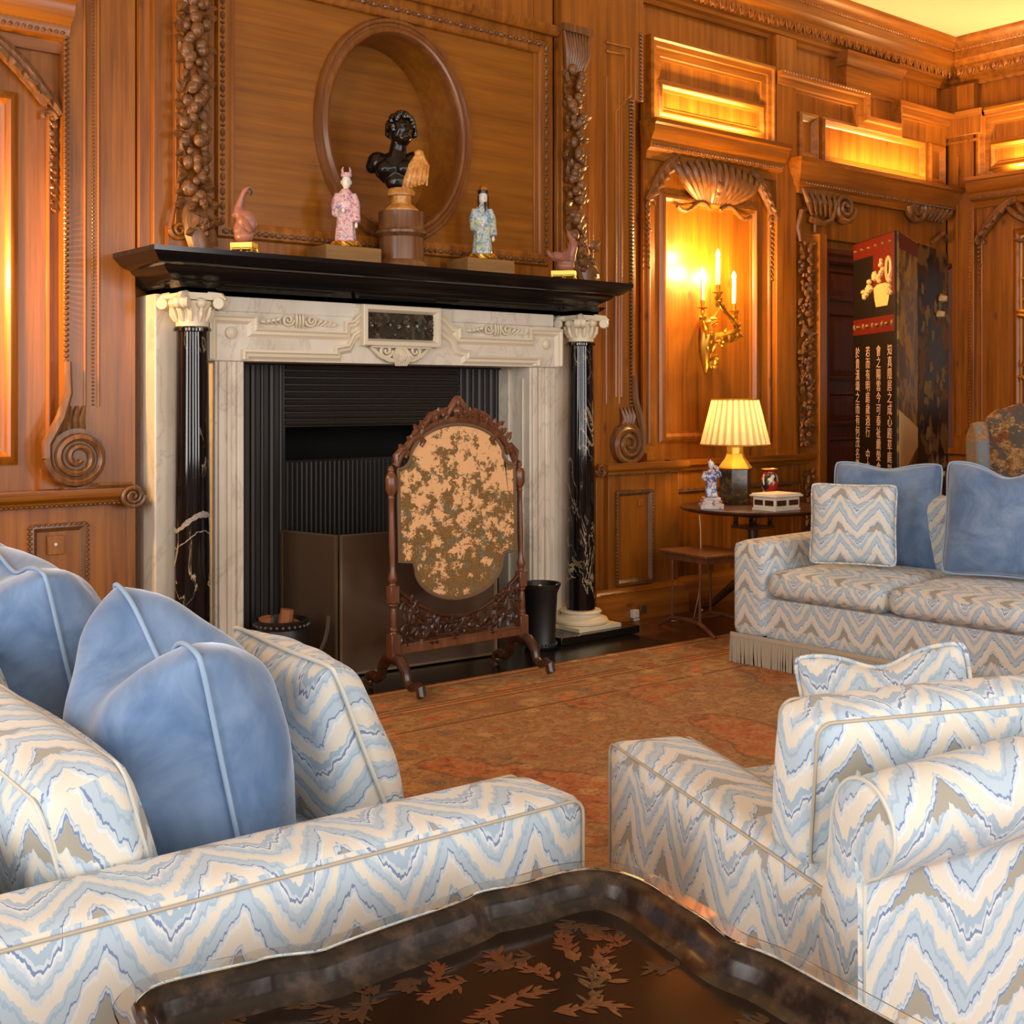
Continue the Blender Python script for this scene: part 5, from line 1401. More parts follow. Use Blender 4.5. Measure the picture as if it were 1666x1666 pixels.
for px, py, a, L, n in ((900, 1600, 1.2, .11, 7), (935, 1570, .5, .08, 5), (870, 1560, 2.4, .07, 5), (985, 1600, .3, .09, 5), (840, 1632, 2.8, .12, 6), (760, 1600, 2.6, .07, 5), (700, 1610, .2, .06, 4), (950, 1640, .1, .12, 6), (1010, 1545, 1.0, .06, 4), (900, 1650, -1, .08, 5), (600, 1640, .6, .10, 5), (780, 1655, -.5, .1, 5)):
    p = onz(px, py, .56); sprig(mb if rnd.random() < .55 else mb2, p.x - tc.x, p.y - tc.y, a, L, n)
for k in range(26):
    i = rnd.randrange(len(out)); q = out[i].lerp(cen, rnd.uniform(.16, .22)); sprig(mb2, q.x - tc.x, q.y - tc.y, rnd.uniform(0, 6), .03, 3)
part(mb, 'painted_foliage', MAT['lacquer_leaf'], tt, label='rust and gold painted foliage'); part(mb2, 'painted_foliage', MAT['lacquer_leaf_dull'], tt, label='faded brown painted foliage')
mb = MB(); mb.box(-.26, .26, -.18, .18, .49, .549); part(mb, 'stand_frame', MAT['worn_lacquer'], tt, bevel=.004)
for sx in (-1, 1):
    for sy in (-1, 1):
        mb = MB(); mb.tube([(sx * .24, sy * .16, .5), (sx * .245, sy * .165, .3), (sx * .26, sy * .18, .011)], [.016, .014, .012], 10); part(mb, 'leg', MAT['worn_lacquer'], tt)
mb = MB(); mb.tube([(-.24, -.16, .18), (.24, -.16, .18), (.24, .16, .18), (-.24, .16, .18)], .008, 8, closed=True); part(mb, 'stretcher', MAT['worn_lacquer'], tt)
# ------------------------------------------------------------------ lamp table and what stands on it
tb = thing('round_table', 'round dark mahogany pedestal table carrying the lamp, beside the far sofa', 'table', (5.70, 4.667, 0))
mb = MB(); mb.lathe([(0, .628), (.36, .628), (.405, .635), (.425, .645), (.428, .652), (.424, .658), (.41, .66), (0, .66)], seg=56, caps=False); part(mb, 'table_top', MAT['dark_mahogany'], tb)
mb = MB(); mb.box(-.10, .10, -.10, .10, .60, .615); mb.box(-.09, .09, -.09, .09, .53, .545)
part(mb, 'birdcage_block', MAT['dark_mahogany'], tb)
for sx in (-1, 1):
    for sy in (-1, 1):
        mb = MB(); mb.lathe([(.012, .545), (.016, .56), (.010, .572), (.014, .585), (.012, .60)], (sx * .07, sy * .07, 0), 12); part(mb, 'birdcage_pillar', MAT['dark_mahogany'], tb)
mb = MB(); mb.lathe([(.0, .53), (.03, .53), (.028, .45), (.036, .38), (.05, .3), (.044, .24), (.055, .2), (.05, .15), (0, .14)], seg=24, caps=False); part(mb, 'pedestal', MAT['dark_mahogany'], tb)
for k in range(3):
    a = AZ + R(172 + 120 * k); d = Vector((math.cos(a), math.sin(a), 0))
    mb = MB(); mb.tube([d * .03 + UP * .2, d * .12 + UP * .19, d * .2 + UP * .12, d * .28 + UP * .05, d * .34 + UP * .035], [.028, .026, .022, .018, .02], 10); part(mb, 'leg', MAT['dark_mahogany'], tb)
    mb = MB(); mb.ell(d * .345 + UP * .018, (.016, .016, .017)); part(mb, 'caster', MAT['white_plastic'], tb, label='pale round caster')
TT = .66
lamp_p = Vector((5.80, 4.86, TT)); lamp_p = onZ(1196, 812, 7.40); lamp_p.z = TT
lm = thing('table_lamp', 'lit table lamp with a pleated cream shade and black hexagonal tea canister base', 'lamp', lamp_p, facing(8))
def hexa(mb, prof):
    rings = [[mb.v((r * math.cos(R(60 * k)), r * math.sin(R(60 * k)), z)) for k in range(6)] for r, z in prof]
    for a, b in zip(rings, rings[1:]):
        for k in range(6): mb.f([a[k], a[(k + 1) % 6], b[(k + 1) % 6], b[k]])
    mb.f(rings[0][::-1]); mb.f(rings[-1])
mb = MB(); hexa(mb, [(.094, 0), (.096, .01), (.096, .205), (.094, .21)]); part(mb, 'canister', MAT['canister_lacquer'], lm, label='black canister with faded gilt figures')
mb = MB(); hexa(mb, [(.105, .208), (.108, .215), (.085, .245), (.062, .275), (.052, .30)]); mb.lathe([(.05, .30), (.05, .338), (.053, .342), (.053, .352), (.035, .36), (0, .36)], seg=28, caps=False); part(mb, 'shoulder', MAT['pale_gilt'], lm, label='pale gold canister shoulder and neck')
mb = MB(); mb.lathe([(.014, .36), (.014, .47)], seg=14); part(mb, 'lamp_holder', MAT['brass'], lm)
SZ0, SZ1, SR0, SR1 = .355, .625, .203, .135
mb = MB(); NPL = 26
def pleat(u, v):
    a = u * 2 * math.pi; k = (u * NPL) % 1; rr = SR0 + (SR1 - SR0) * v
    rr += .007 * (1 if k < .55 else -1) * min(1, 6 * min(abs(k - .55), k if k < .5 else 1 - k)); zz = SZ0 + (SZ1 - SZ0) * v
    return (rr * math.cos(a), rr * math.sin(a), zz)
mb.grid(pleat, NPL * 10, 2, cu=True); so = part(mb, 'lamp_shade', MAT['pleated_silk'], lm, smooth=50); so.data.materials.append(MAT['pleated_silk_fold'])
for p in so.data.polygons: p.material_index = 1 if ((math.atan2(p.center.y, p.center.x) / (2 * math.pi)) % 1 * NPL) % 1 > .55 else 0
mb = MB()
for r, z in ((SR0 + .004, SZ0), (SR1 + .004, SZ1)): mb.tube([(r * math.cos(R(a)), r * math.sin(R(a)), z) for a in range(0, 360, 10)], .005, 6, closed=True)
part(mb, 'shade_trim', MAT['pale_gilt'], lm)
mb = MB(); mb.ell((0, 0, .50), (.03, .03, .04)); part(mb, 'bulb', MAT['bulb_soft'] if 'bulb_soft' in MAT else MAT['bulb_glow'], lm)
point('lamp_light', lamp_p + UP * .51, 15, (1, .66, .30), .05)
# blue and white robed porcelain figure
fpz = onZ(1157, 823, 7.05); fpz.z = TT
f3 = thing('porcelain_figure', 'blue and white porcelain figure on a stepped base in front of the lamp', 'figurine', fpz, facing(0))
mb = MB(); mb.box(-.066, .066, -.05, .05, 0, .03); mb.box(-.058, .058, -.043, .043, .03, .05); mb.box(-.05, .05, -.038, .038, .05, .066); part(mb, 'figure_base', MAT['imari_base'], f3, bevel=.004)
mb = MB(); mb.lathe([(0, .066), (.036, .066), (.036, .09), (.03, .14), (.034, .18), (.034, .205), (.02, .225), (0, .228)], seg=22, sq=.8, caps=False)
mb.tube([(-.03, 0, .21), (-.045, -.01, .18), (-.03, -.03, .165)], [.014, .017, .017], 9); mb.tube([(.03, 0, .21), (.046, -.012, .19), (.022, -.036, .235), (.012, -.034, .25)], [.014, .016, .014, .010], 9)
for i in range(4): mb.tube([(-.02 + .013 * i, -.024, .14), (-.026 + .017 * i, -.032, .07)], [.007, .009], 6)
part(blob(mb, .0045, 2, 'robe'), 'robe', MAT['robe_imari'], f3)
mb = MB(); mb.ell((.0, -.004, .250), (.018, .019, .023)); mb.ell((.002, -.022, .248), (.003, .005, .005), sub=1); mb.tube([(0, 0, .22), (0, 0, .24)], .009, 8); part(mb, 'head', MAT['porcelain_white'], f3)
mb = MB(); mb.ell((-.003, .004, .263), (.018, .018, .013)); mb.ell((-.006, .008, .277), (.007, .007, .007)); part(mb, 'hair', MAT['robe_imari'], f3)
# inlaid box and vase
bp = onZ(1263, 826, 6.98); bp.z = TT
bx_ = thing('inlaid_box', 'ivory and dark inlaid casket with stepped mouldings on the round table', 'box', bp, facing(38))
mb = MB(); mb.box(-.11, .11, -.085, .085, 0, .012); mb.box(-.105, .105, -.08, .08, .012, .075); part(mb, 'casket_body', MAT['ivory'], bx_, bevel=.003)
mb = MB(); mb.box(-.12, .12, -.095, .095, .077, .088); mb.box(-.112, .112, -.087, .087, .088, .096); part(mb, 'lid', MAT['ivory'], bx_, bevel=.003)
for x0, x1 in ((-.092, -.012), (.012, .092)):
    mb = MB(); mb.box(x0, x1, -.0825, -.0795, .03, .06); part(mb, 'inlay_panel', MAT['dark_mahogany'], bx_, label='dark inlaid panel')
for y0, y1 in ((-.068, -.008), (.008, .068)):
    mb = MB(); mb.box(-.1075, -.1045, y0, y1, .03, .06); part(mb, 'inlay_panel', MAT['dark_mahogany'], bx_, label='dark inlaid panel')
vp = onZ(1252, 800, 7.42); vp.z = TT
vz = thing('porcelain_vase', 'small red and black painted vase with a gilt rim behind the inlaid casket', 'vase', vp)
mb = MB(); mb.lathe([(0, 0), (.04, 0), (.042, .01), (.034, .03), (.036, .06), (.05, .10), (.054, .13), (.048, .16), (.037, .18), (.037, .19), (.048, .205), (.044, .205), (.034, .19), (0, .17)], seg=32, caps=False); part(mb, 'vase_body', MAT['famille_vase'], vz)
mb = MB(); mb.tube([(.047 * math.cos(R(a)), .047 * math.sin(R(a)), .206) for a in range(0, 360, 15)], .003, 6, closed=True); part(mb, 'gilt_rim', MAT['pale_gilt'], vz)
# small trestle side table
A0, A1 = onz(1068, 893, .45), onz(1148, 906, .45)
dirA = (A0 - A1).normalized(); perp = Vector((dirA.y, -dirA.x, 0))
st = thing('side_table', 'small brown mahogany side table with slender legs in front of the dado', 'side table', (A1.x, A1.y, 0), math.atan2(dirA.y, dirA.x) - R(90))
LA = (A0 - A1).length; WA = .36
mb = MB(); mb.box(0, WA, 0, LA, .435, .45); mb.box(.03, WA - .03, .03, LA - .03, .40, .435); part(mb, 'table_top', MAT['mahogany'], st, bevel=.003)
for x in (.04, WA - .04):
    tr = MB(); tr.tube([(x, -.03, .004 + .011), (x, .03, .05), (x, .09, .075), (x, LA / 2, .08), (x, LA - .09, .075), (x, LA - .03, .05), (x, LA + .03, .015)], [.010, .012, .014, .014, .014, .012, .010], 8); part(tr, 'trestle_foot', MAT['mahogany'], st)
    for y in (.09, LA - .09):
        mb = MB(); mb.lathe([(.009, .08), (.008, .12), (.0065, .22), (.0075, .36), (.010, .375), (.008, .40)], (x, y, 0), 10); part(mb, 'leg', MAT['mahogany'], st)
mb = MB(); mb.tube([(.04, LA / 2, .08), (WA - .04, LA / 2, .08)], .009, 8); part(mb, 'stretcher', MAT['mahogany'], st)
# lamp flex and wall socket
p0 = onZ(1138, 838, 6.9); p1 = onZ(1140, 888, 6.9); p2 = onZ(1141, 930, 6.95); p3 = onZ(1136, 972, 7.0); p4 = onZ(1128, 1000, 7.1); p4.z = .008
mb = MB(); mb.tube(smooth_pts if False else [p0, p0.lerp(p1, .5) + Vector((.004, 0, 0)), p1, p2, p3, p4, p4 + Vector((-.1, .08, 0))], .0035, 6)
tag(part(mb, 'lamp_flex', MAT['cord_clear'], smooth=80), 'thin pale lamp flex hanging from the round table edge', 'cable')
sk = ony(1030, 998, 5.06)
sk_t = thing('wall_socket', 'white plastic plug and adaptor on the baseboard beside the right column', 'socket', (sk.x, 5.064, sk.z))
mb = MB(); mb.box(-.022, .022, -.035, 0, -.024, .024); part(mb, 'plug', MAT['white_plastic'], sk_t, bevel=.004)
mb = MB(); mb.box(.0, .04, -.02, 0, -.055, -.03); part(mb, 'adaptor', MAT['white_plastic'], sk_t, bevel=.004)
mb = MB(); mb.box(.06, .11, -.008, 0, -.01, .04); part(mb, 'socket_plate', MAT['brass_dull'], sk_t, bevel=.003)

# ------------------------------------------------------------------ gilt wall sconce
def sconce(loc, label, sgn=1, lights=True):
    t = thing('wall_sconce', label, 'wall light', loc)
    mb = MB()
    mb.tube([(0, -.012, -.24), (.004, -.02, -.2), (0, -.02, -.13), (-.012, -.024, -.06), (.0, -.03, 0), (-.02, -.03, .07), (-.03, -.02, .12)], [.012, .036, .050, .052, .062, .05, .016], 12, flat=.75, nrm=(0, -1, 0))
    for i in range(22):
        a = random.uniform(0, 6.28); z = random.uniform(-.2, .1)
        mb.leaf((random.uniform(-.03, .03), -.055, z), (math.cos(a), -.35, math.sin(a)), (0, -1, 0), random.uniform(.04, .07), .014, .004)
    bp_ = part(mb, 'backplate', MAT['gilt'], t)
    base = Vector(loc)
    def arm_to(px, py, y, pts):
        e = ony(px, py, y) - base
        return pts + [(e.x, e.y, e.z - .055), (e.x, e.y, e.z)]
    arms = [arm_to(1143, 503, 5.13, [(-.01, -.02, -.02), (-.03, -.05, .0)]), arm_to(1168, 478, 5.03, [(.0, -.03, .0), (.07, -.10, -.005), (.13, -.15, .05)]), arm_to(1194, 508, 5.09, [(.01, -.03, -.03), (.08, -.08, -.03), (.17, -.12, -.01)])]
    for A_ in arms:
        n_ = len(A_); V = [Vector(q) for q in A_]; V = [V[0] * 2 - V[1]] + V + [V[-1] * 2 - V[-2]]; S_ = []
        for k in range(n_ - 1):
            p0, p1, p2, p3 = V[k:k + 4]
            for j in range(6):
                f = j / 6; S_.append(.5 * (2 * p1 + (p2 - p0) * f + (2 * p0 - 5 * p1 + 4 * p2 - p3) * f * f + (3 * p1 - p0 - 3 * p2 + p3) * f ** 3))
        S_.append(V[-2])
        mb = MB(); mb.tube(S_, [.024 - .014 * (i / (len(S_) - 1)) + .004 * math.sin(i * 1.6) for i in range(len(S_))], 9)
        for i in range(2, len(S_) - 4, 2):
            a = i * 1.3; mb.leaf(S_[i], (math.cos(a), -.3, math.sin(a)), (0, -1, 0), .05, .016, .006)
        for k in range(1, len(A_) - 1):
            for s in (-1, 1): mb.leaf(A_[k], (s * .7, -.2, .6 * s), (0, -1, 0), .045, .014, .004)
        mb.ell(A_[-2], .022, sub=1)
        arm = part(mb, 'sconce_arm', MAT['gilt'], t)
        e = Vector(A_[-1])
        mb = MB(); mb.lathe([(.008, -.012), (.012, 0), (.032, .006), (.034, .010), (.01, .012), (.013, .03), (.016, .055), (0, .056)], e, 20, caps=False); part(mb, 'drip_pan', MAT['gilt'], arm)
        L = .155 if A_ is not arms[1] else .17
        mb = MB(); mb.lathe([(.0125, .05), (.0115, .05 + L), (0, .052 + L)], e, 16, caps=False); part(mb, 'candle', MAT['candle_wax'], arm)
        mb = MB(); mb.lathe([(.006, 0), (.013, .014), (.014, .024), (.008, .042), (.001, .056)], e + UP * (.05 + L), 14); part(mb, 'candle_bulb', MAT['bulb_glow'], arm)
        if lights: point('candle_light', Vector(loc) + e + UP * (.082 + L) + Vector((0, -.03, 0)), 26, WARM, .02)
    return t
sp = ony(1147, 545, 5.21)
sconce((sp.x, 5.213, sp.z), 'gilt rococo wall sconce with three lit candle lamps on the tall panel', 1)
# the matching sconce of the left bay hangs just outside the frame; only its light reaches the picture
for dx in (-.12, .02, .14): point('candle_light', (1.20 + dx, 5.03, 1.82), 24, WARM, .02)
# up-lights hidden on the cornice shelves
def uplight(x0, x1, y, z, pw, ry=0):
    d = bpy.data.lights.new('shelf_uplight', 'AREA'); d.shape = 'RECTANGLE'; d.size = x1 - x0; d.size_y = .03; d.energy = pw; d.color = (1, .61, .23)
    o = bpy.data.objects.new('shelf_uplight', d); COL.objects.link(o); o.location = ((x0 + x1) / 2, y, z); o.rotation_euler = (R(180), 0, ry); return o
uplight(5.45, 6.4, 5.115, 2.985, 19); uplight(7.2, 8.3, 5.10, 2.92, 19); uplight(.5, 1.6, 5.115, 2.985, 22)
uplight(4.0, 4.8, 8.70, 2.985, 26, R(90)).location = (8.66, 4.3, 2.985)
for x in (1.0, 3.0, 5.0, 7.0): pass

# ------------------------------------------------------------------ folding coromandel screen
cs = thing('folding_screen', 'dark lacquer folding screen with columns of Chinese writing, standing before the doorway', 'folding screen', (7.0, 4.5, 0))
SH = 2.3
Q = [Vector((6.87, 4.78, 0)), Vector((6.48, 4.21, 0)), Vector((7.10, 4.47, 0)), Vector((7.78, 4.66, 0))]
def spanel(i, mat, edge='brass_dull'):
    p, q = Q[i], Q[i + 1]; d = q - p; L = d.length
    M = Matrix.Translation(p) @ Matrix.Rotation(math.atan2(d.y, d.x), 4, 'Z')
    mb = MB(); mb.box(.004, L - .004, -.010, .010, .03, SH, M)
    o = part(mb, 'screen_panel', MAT[mat], cs, world=True, bevel=.002)
    for x in (.03, L - .03): pass
    mb = MB(); mb.box(.01, .05, -.011, .011, 0, .03, M); mb.box(L - .05, L - .01, -.011, .011, 0, .03, M); part(mb, 'panel_feet', MAT['screen_black'], o, world=True)
    return o, M, L
o1, M1, L1 = spanel(0, 'screen_black')
# which face looks at the room
f1 = 1 if (M1.to_3x3() @ Vector((0, 1, 0))).dot(-Q[0]) > 0 else -1
def onface(mb, x0, x1, z0, z1, M, fs_, t=.0115): mb.box(x0, x1, min(fs_ * .0095, fs_ * t), max(fs_ * .0095, fs_ * t), z0, z1, M)
def band(x0, x1, z0, z1, mat, nm, t=.0115, M=M1, f=f1, par=o1):
    mb = MB(); onface(mb, x0, x1, z0, z1, M, f, t); return part(mb, nm, MAT[mat], par, world=True)
band(.01, L1 - .01, 2.19, 2.295, 'screen_red', 'border_band'); band(.01, L1 - .01, 1.70, 1.80, 'screen_red', 'border_band')
band(.01, L1 * .5, 1.80, 2.19, 'screen_black', 'vase_ground'); band(L1 * .5, L1 - .01, 1.92, 2.19, 'screen_red', 'vase_ground')
P1 = lambda x, z, h=.012: M1 @ Vector((x, f1 * h, z))
mb = MB()
for k in range(6): mb.ell(P1(L1 * (k + .5) / 6, 2.245), (.018, .018, .012), sub=1)
for k in range(9): mb.ell(P1(L1 * (k + .5) / 9, 1.75), (.022, .022, .014) if k % 2 else (.014, .014, .022), sub=1)
part(mb, 'border_motifs', MAT['screen_gold'], o1, world=True)
mb = MB()   # flower vase: squat pot with blossom branches
pot = [(.40, 1.86), (.58, 1.86), (.60, 1.90), (.62, 1.98), (.56, 2.0), (.42, 2.0), (.36, 1.98), (.38, 1.90)]
mb.prism([(x, z) for x, z in pot], .0, .003, lambda u, v, d: tuple(P1(u, v, .0118 + d)))
for x, z, r in ((.45, 2.04, .04), (.50, 2.08, .045), (.38, 2.05, .05), (.31, 2.0, .05), (.26, 1.97, .045), (.20, 1.95, .04), (.62, 2.02, .04), (.60, 1.96, .05), (.63, 1.93, .03), (.48, 2.13, .035)):
    for j in range(5): mb.ell(P1(x + random.uniform(-.4, .4) * r, z + random.uniform(-.6, .6) * r, .013), (r * .5, r * .5, r * .4), sub=1)
# ring-shaped branch on the red ground
mb.tube([P1(.62 + .045 * math.cos(a) * .8 - .02, 2.08 + .07 * math.sin(a), .013) for a in [R(t) for t in range(0, 360, 30)]], .013, 6, closed=True)
part(mb, 'vase_motif', MAT['screen_cream'], o1, world=True, label='cream flower pot motif')
cols = ['於貴漢頌之而有何茂名微草造一言行順能成殿', '若而有明庭歲過行中水德次上再以心守西東', '會之陽雲今可泰祉續榮食儀軌上大開元太平安', '知真隱居之成心殿草庭以言眾家國天下書長春']
fh = .074
for ci, txt in enumerate(cols):
    if f1 < 0: xcol = L1 * (.12 + .253 * ci)
    else: xcol = L1 * (1 - .12 - .253 * ci)
    cu = bpy.data.curves.new('calligraphy', 'FONT'); gap = {1: 8, 2: 15}.get(ci, 99)
    body = ''.join(('　\n' if i == gap else '') + ch + '\n' for i, ch in enumerate(txt))
    cu.body = body; cu.size = fh; cu.align_x = 'CENTER'; cu.space_line = .98; cu.extrude = .0006; cu.materials.append(MAT['calligraphy'])
    tmp = bpy.data.objects.new('tmp', cu); COL.objects.link(tmp)
    dg = bpy.context.evaluated_depsgraph_get(); dg.update(); me = bpy.data.meshes.new_from_object(tmp.evaluated_get(dg), depsgraph=dg); bpy.data.objects.remove(tmp)
    to = bpy.data.objects.new('calligraphy_column', me); link(to, o1, False)
    Rm = Matrix.Rotation(R(90), 4, 'X') if f1 < 0 else (Matrix.Rotation(R(180), 4, 'Z') @ Matrix.Rotation(R(90), 4, 'X'))
    W_ = M1 @ Matrix.Translation((xcol, f1 * .0113, 1.56)) @ Rm
    to.matrix_parent_inverse = Matrix.Identity(4)
    loc, rot, _ = (wmat(o1).inverted() @ W_).decompose(); to.location = loc; to.rotation_euler = rot.to_euler()
o2, M2, L2 = spanel(1, 'coromandel_gold'); o3, M3, L3 = spanel(2, 'coromandel_dark')
f2 = 1 if (M2.to_3x3() @ Vector((0, 1, 0))).dot(-Q[1]) > 0 else -1; f3_ = 1 if (M3.to_3x3() @ Vector((0, 1, 0))).dot(-Q[2]) > 0 else -1
mb = MB(); P2_ = lambda x, z, h=.012: tuple(M2 @ Vector((x, f2 * h, z)))
mb.prism([(.02, 1.22), (L2 - .02, 1.10), (L2 - .02, .98), (L2 * .45, .88), (.02, .86)], .0, .003, lambda u, v, d: P2_(u, v, .0105 + d)); part(mb, 'fan_motif', MAT['screen_cream'], o2, world=True)
mb = MB(); mb.prism([(.02, .75), (L2 - .02, .72), (L2 - .02, .30), (.02, .46)], .0, .003, lambda u, v, d: P2_(u, v, .0105 + d)); part(mb, 'book_motif', MAT['screen_cream'], o2, world=True)
mb = MB(); mb.prism([(.02, 2.2), (L2 - .02, 2.2), (L2 - .02, 2.29), (.02, 2.29)], 0, .003, lambda u, v, d: P2_(u, v, .0105 + d)); part(mb, 'border_band', MAT['screen_red'], o2, world=True)
mb = MB()
for k in range(34):
    x, z = random.uniform(.05, L3 - .05), random.choice((random.uniform(1.7, 2.1), random.uniform(1.25, 1.5), random.uniform(.5, 1.1)))
    M3p = M3 @ Vector((x, f3_ * .012, z)); a = random.uniform(0, 6.28); D = M3.to_3x3() @ Vector((math.cos(a), 0, math.sin(a)))
    for s in (-.5, 0, .5): mb.leaf(M3p, M3.to_3x3() @ Vector((math.cos(a + s), 0, math.sin(a + s))), M3.to_3x3() @ Vector((0, f3_, 0)), random.uniform(.05, .11), random.uniform(.012, .03), .002)
part(mb, 'blossom_motifs', MAT['screen_gold'], o3, world=True)
mb = MB()
for z in (1.97, 1.86, .62, .78): mb.ell(M3 @ Vector((L3 * random.uniform(.4, .9), f3_ * .012, z)), (.05, .05, .035), sub=1)
part(mb, 'flower_motifs', MAT['screen_cream'], o3, world=True)

# ------------------------------------------------------------------ wing chair behind the far sofa
wp_ = onZ(1698, 700, 6.75)
wc = thing('wing_chair', 'high backed wing chair in faded floral tapestry, behind the far sofa', 'armchair', (wp_.x, wp_.y, 0), R(-62) + R(10))
wt = MAT['chair_tapestry']
mb = MB()      # shaped back, local: -y is the front
N_ = 14; prof = []
for i in range(N_ + 1):
    u = -1 + 2 * i / N_; prof.append((u * .33, 1.10 + .17 * (max(0, 1 - abs(u) ** 2.6)) ** .6))
pts = [(-.33, .42)] + prof + [(.33, .42)]
Gb = [[mb.v((x, y + .10 * (z - .42), z)) for x, z in pts] for y in (-.05, .07)]
mb.f(Gb[0]); mb.f(Gb[1][::-1])
for i in range(len(pts)): mb.f([Gb[0][i], Gb[1][i], Gb[1][(i + 1) % len(pts)], Gb[0][(i + 1) % len(pts)]])
part(mb, 'backrest', wt, wc, bevel=.02)
for s in (-1, 1):
    mb = MB(); pr_ = [(-.02, .5), (-.42, .5), (-.43, .62), (-.36, .70), (-.34, .78), (-.36, .95), (-.33, 1.08), (-.26, 1.17), (-.12, 1.16), (.04, 1.10), (.05, .5)]
    mb.prism(pr_, s * .33, s * .40, lambda u, v, d: (d, u, v)); part(mb, 'wing', MAT['chair_side_tapestry'], wc, bevel=.018)
    mb = MB(); mb.tube([(s * .385, -.02, .60), (s * .40, -.3, .62), (s * .41, -.44, .61)], .055, 12); part(mb, 'arm', wt, wc)
mb = MB(); soft_box(mb, .62, .60, .24, .05, (0, 0, .02), c=(0, -.28, .36)); part(mb, 'seat', wt, wc)
for sx in (-1, 1):
    for y in (-.5, .05):
        mb = MB(); mb.tube([(sx * .27, y, .28), (sx * .29, y - .02, .14), (sx * .28, y, .0)], [.03, .022, .02], 10); part(mb, 'leg', MAT['mahogany'], wc)

# ------------------------------------------------------------------ gilt frame on the right wall
g0 = 4.57
gm = thing('gilt_mirror', 'carved gilt mirror frame on the end wall at the right photo edge', 'mirror', (8.72, g0 - .35, 1.75))
mb = MB(); mb.box(8.716, 8.73, g0 - .62, g0 - .06, 1.25, 2.2); part(mb, 'mirror_glass', MAT['mirror_glass'] if 'mirror_glass' in MAT else MAT['porcelain_white'], gm, world=True)
mb = MB()
fr_ = [(8.71, g0 - .04, 1.2), (8.71, g0 - .02, 1.5), (8.71, g0 - .05, 1.75), (8.71, g0 - .02, 2.0), (8.71, g0 - .06, 2.25), (8.71, g0 - .34, 2.34), (8.71, g0 - .62, 2.25), (8.71, g0 - .66, 2.0), (8.71, g0 - .63, 1.75), (8.71, g0 - .66, 1.5), (8.71, g0 - .64, 1.2), (8.71, g0 - .34, 1.12)]
mb.tube(fr_, .035, 8, closed=True)
for i in range(70):
    k = i % len(fr_); a = Vector(fr_[k]).lerp(Vector(fr_[(k + 1) % len(fr_)]), random.random()); t = random.uniform(0, 6.28)
    mb.leaf(a + Vector((-.02, 0, 0)), (-.3, math.cos(t), math.sin(t)), (-1, 0, 0), random.uniform(.05, .1), .02, .006)
part(mb, 'gilt_frame', MAT['gilt'], gm, world=True)

# ------------------------------------------------------------------ carved cheval fire screen
cf = thing('fire_screen', 'carved mahogany cheval fire screen with a shaped floral tapestry panel before the fireplace', 'fire screen', (3.3825, 4.45, .012), rot=(R(-1.6), 0, R(.5)))
WS = .3675
post = [(.0, .17), (.024, .17), (.024, .26), (.022, .265), (.014, .275), (.020, .29), (.012, .30), (.013, .36), (.018, .385), (.013, .395)]
for s in (-1, 1):
    x = s * WS
    mb = MB(); mb.box(x - .024, x + .024, -.022, .022, .14, .255)
    mb.lathe([(.022, .255), (.016, .265), (.020, .275), (.013, .285), (.017, .33), (.012, .37), (.020, .378), (.020, .385), (.013, .39)], (x, 0, 0), 18)
    mb.box(x - .022, x + .022, -.02, .02, .39, .465)
    mb.lathe([(.018, .465), (.013, .475), (.018, .485), (.021, .50), (.013, .53), (.012, .56), (.013, .60), (.014, .64), (.0125, .78), (.012, .84), (.016, .85), (.011, .855), (.020, .87), (.026, .885), (.026, .935), (.020, .95), (.012, .96), (.016, .97), (.009, .985), (.0, .99)], (x, 0, 0), 18)
    p_ = part(mb, 'post', MAT['mahogany'], cf, bevel=.003)
    for t in (-1, 1):
        mb = MB(); mb.tube([(x, 0, .15), (x, t * .05, .145), (x, t * .09, .10), (x, t * .10, .06), (x, t * .13, .042), (x, t * .17, .055), (x, t * .195, .045), (x, t * .20, .025), (x, t * .185, .017), (x, t * .17, .022)], [.026, .026, .024, .021, .02, .022, .023, .022, .016, .008], 10)
        part(mb, 'foot', MAT['dark_mahogany'], cf)
mb = MB(); mb.box(-WS + .02, WS - .02, -.016, .016, .165, .20); mb.box(-WS + .02, WS - .02, -.020, .020, .200, .208); part(mb, 'rail', MAT['mahogany'], cf, bevel=.002)
# pierced apron: scrolling foliage between the rail and a dipped top edge
mb = MB()
def apz(u): return .29 + .155 * abs(u) ** 1.7 + (.02 if abs(u) > .82 else 0) * 0
for seg in range(1):
    mb.tube([(u * (WS - .022), -.004, apz(u)) for u in [-1 + i / 12 for i in range(25)]], .010, 8)
for s in (-1, 1):
    for (cu_, cz_, r_, h_) in ((.82, .36, .035, 1), (.62, .28, .036, -1), (.42, .245, .03, 1), (.20, .245, .03, -1), (.84, .26, .034, -1), (.70, .345, .026, 1), (.08, .255, .022, 1), (.53, .235, .022, 1)):
        n = 12; mb.tube([(s * cu_ * WS + h_ * s * r_ * (1 - .07 * k) * math.cos(k * .62), -.006, cz_ + r_ * (1 - .07 * k) * math.sin(k * .62)) for k in range(n)], [.010 - .0005 * k for k in range(n)], 6)
        for k in range(4):
            a = random.uniform(0, 6.28); mb.leaf((s * cu_ * WS + r_ * .8 * math.cos(a), -.01, cz_ + r_ * .8 * math.sin(a)), (math.cos(a + 1), -.2, math.sin(a + 1)), (0, -1, 0), .045, .013, .004)
    mb.tube([(s * (WS - .03), -.005, .41), (s * .28, -.008, .37), (s * .26, -.008, .30), (s * .19, -.008, .275), (s * .14, -.008, .225), (s * .06, -.008, .222), (0, -.008, .25)], .010, 7)
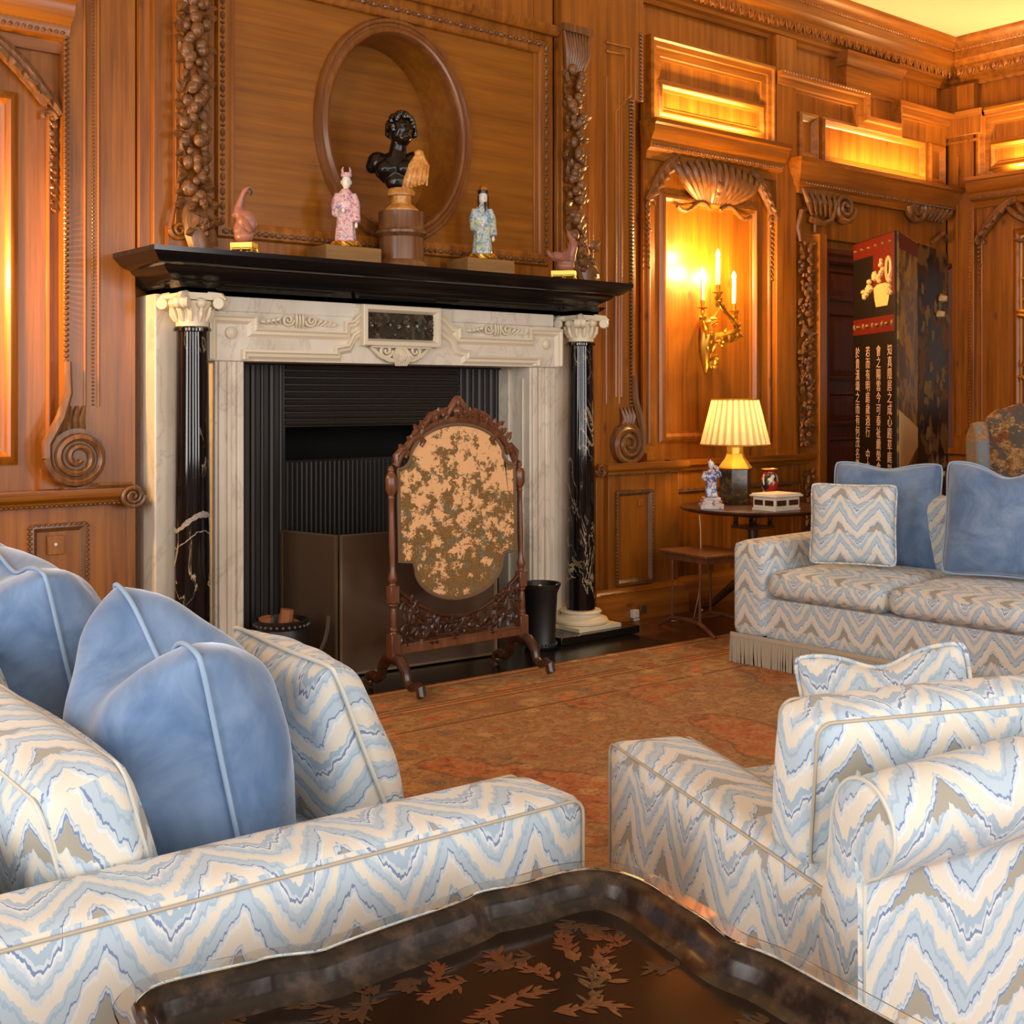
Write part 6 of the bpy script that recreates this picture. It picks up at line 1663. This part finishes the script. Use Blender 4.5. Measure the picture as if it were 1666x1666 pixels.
for i in range(46):
    u = random.uniform(-.94, .94); z = random.uniform(.215, apz(u) - .012); a = random.uniform(0, 6.28)
    mb.leaf((u * (WS - .03), random.uniform(-.008, .004), z), (math.cos(a), -.1, math.sin(a)), (0, -1, 0), random.uniform(.03, .05), .014, .004)
part(mb, 'carved_apron', MAT['dark_mahogany'], cf)
# shaped panel outline (local x, z)
ph = WS - .035
oz = lambda z: z
outl = []
def arc(cx_, cz_, rx, rz, a0, a1, n=10):
    for i in range(n + 1):
        a = R(a0 + (a1 - a0) * i / n); outl.append((cx_ + rx * math.cos(a), cz_ + rz * math.sin(a)))
outl += [(ph, .565), (ph, .97)]
arc(ph, 1.03, .07, .06, 270, 190, 6)
arc(0, 1.0, ph - .06, .165, 12, 168, 18)
arc(-ph, 1.03, .07, .06, 350, 270, 6)
outl += [(-ph, .97), (-ph, .565), (-ph + .07, .56)]
arc(0, .53, ph - .085, .155, 180, 360, 18)
outl += [(ph - .07, .56)]
mb = MB(); mb.prism(outl, .008, .016); mb.prism(outl, -.004, .008); bk_ = None
bm_ = mb
part(mb, 'panel_back', MAT['dark_mahogany'], cf)
mb = MB(); vs_ = [mb.v((u, -.0055, v)) for u, v in outl]; fcs = mb.f(vs_, [((u + ph) / .72 * .8, (v - .37) / .8) for u, v in outl]); bmesh.ops.triangulate(mb.bm, faces=mb.bm.faces[:])
part(mb, 'tapestry_panel', MAT['screen_tapestry'], cf, smooth=0, label='peach tapestry panel with dark flowers and leaves')
mb = MB(); mb.tube([(u, -.006, v) for u, v in outl], .009, 7, closed=True); part(mb, 'braid_edging', MAT['screen_braid'] if 'screen_braid' in MAT else MAT['jute'], cf)
mb = MB()   # carved crest
mb.tube([(u * (ph + .012), -.002, .985 + .20 * max(0, 1 - abs(u) ** 2.2) ** .8) for u in [-1 + i / 14 for i in range(29)]], .016, 8)
for s in (-1, 1):
    for P_ in (((s * .34, .985), (s * .345, 1.03), (s * .31, 1.06), (s * .285, 1.045), (s * .295, 1.02)), ((s * .30, 1.04), (s * .26, 1.10), (s * .22, 1.115), (s * .195, 1.09), (s * .21, 1.07)), ((s * .22, 1.10), (s * .20, 1.155), (s * .155, 1.205), (s * .09, 1.225), (s * .06, 1.205), (s * .075, 1.185)), ((s * .07, 1.19), (s * .05, 1.225), (s * .03, 1.25), (s * .012, 1.275), (0, 1.29))):
        mb.tube([(u, -.006, v) for u, v in P_], [.011 + .006 * math.sin(math.pi * i / (len(P_) - 1)) for i in range(len(P_))], 8)
for i in range(54):
    u = random.uniform(-1, 1); zb = .985 + .20 * max(0, 1 - abs(u) ** 2.2) ** .8; a = random.uniform(.2, 2.94)
    mb.leaf((u * (ph + .01), -.008, zb + random.uniform(0, .03)), (math.cos(a), -.2, math.sin(a)), (0, -1, 0), random.uniform(.03, .055), .014, .005)
mb.ell((0, -.008, 1.265), (.02, .014, .03)); mb.ell((0, -.008, 1.225), (.03, .018, .025))
part(mb, 'carved_crest', MAT['mahogany'], cf)
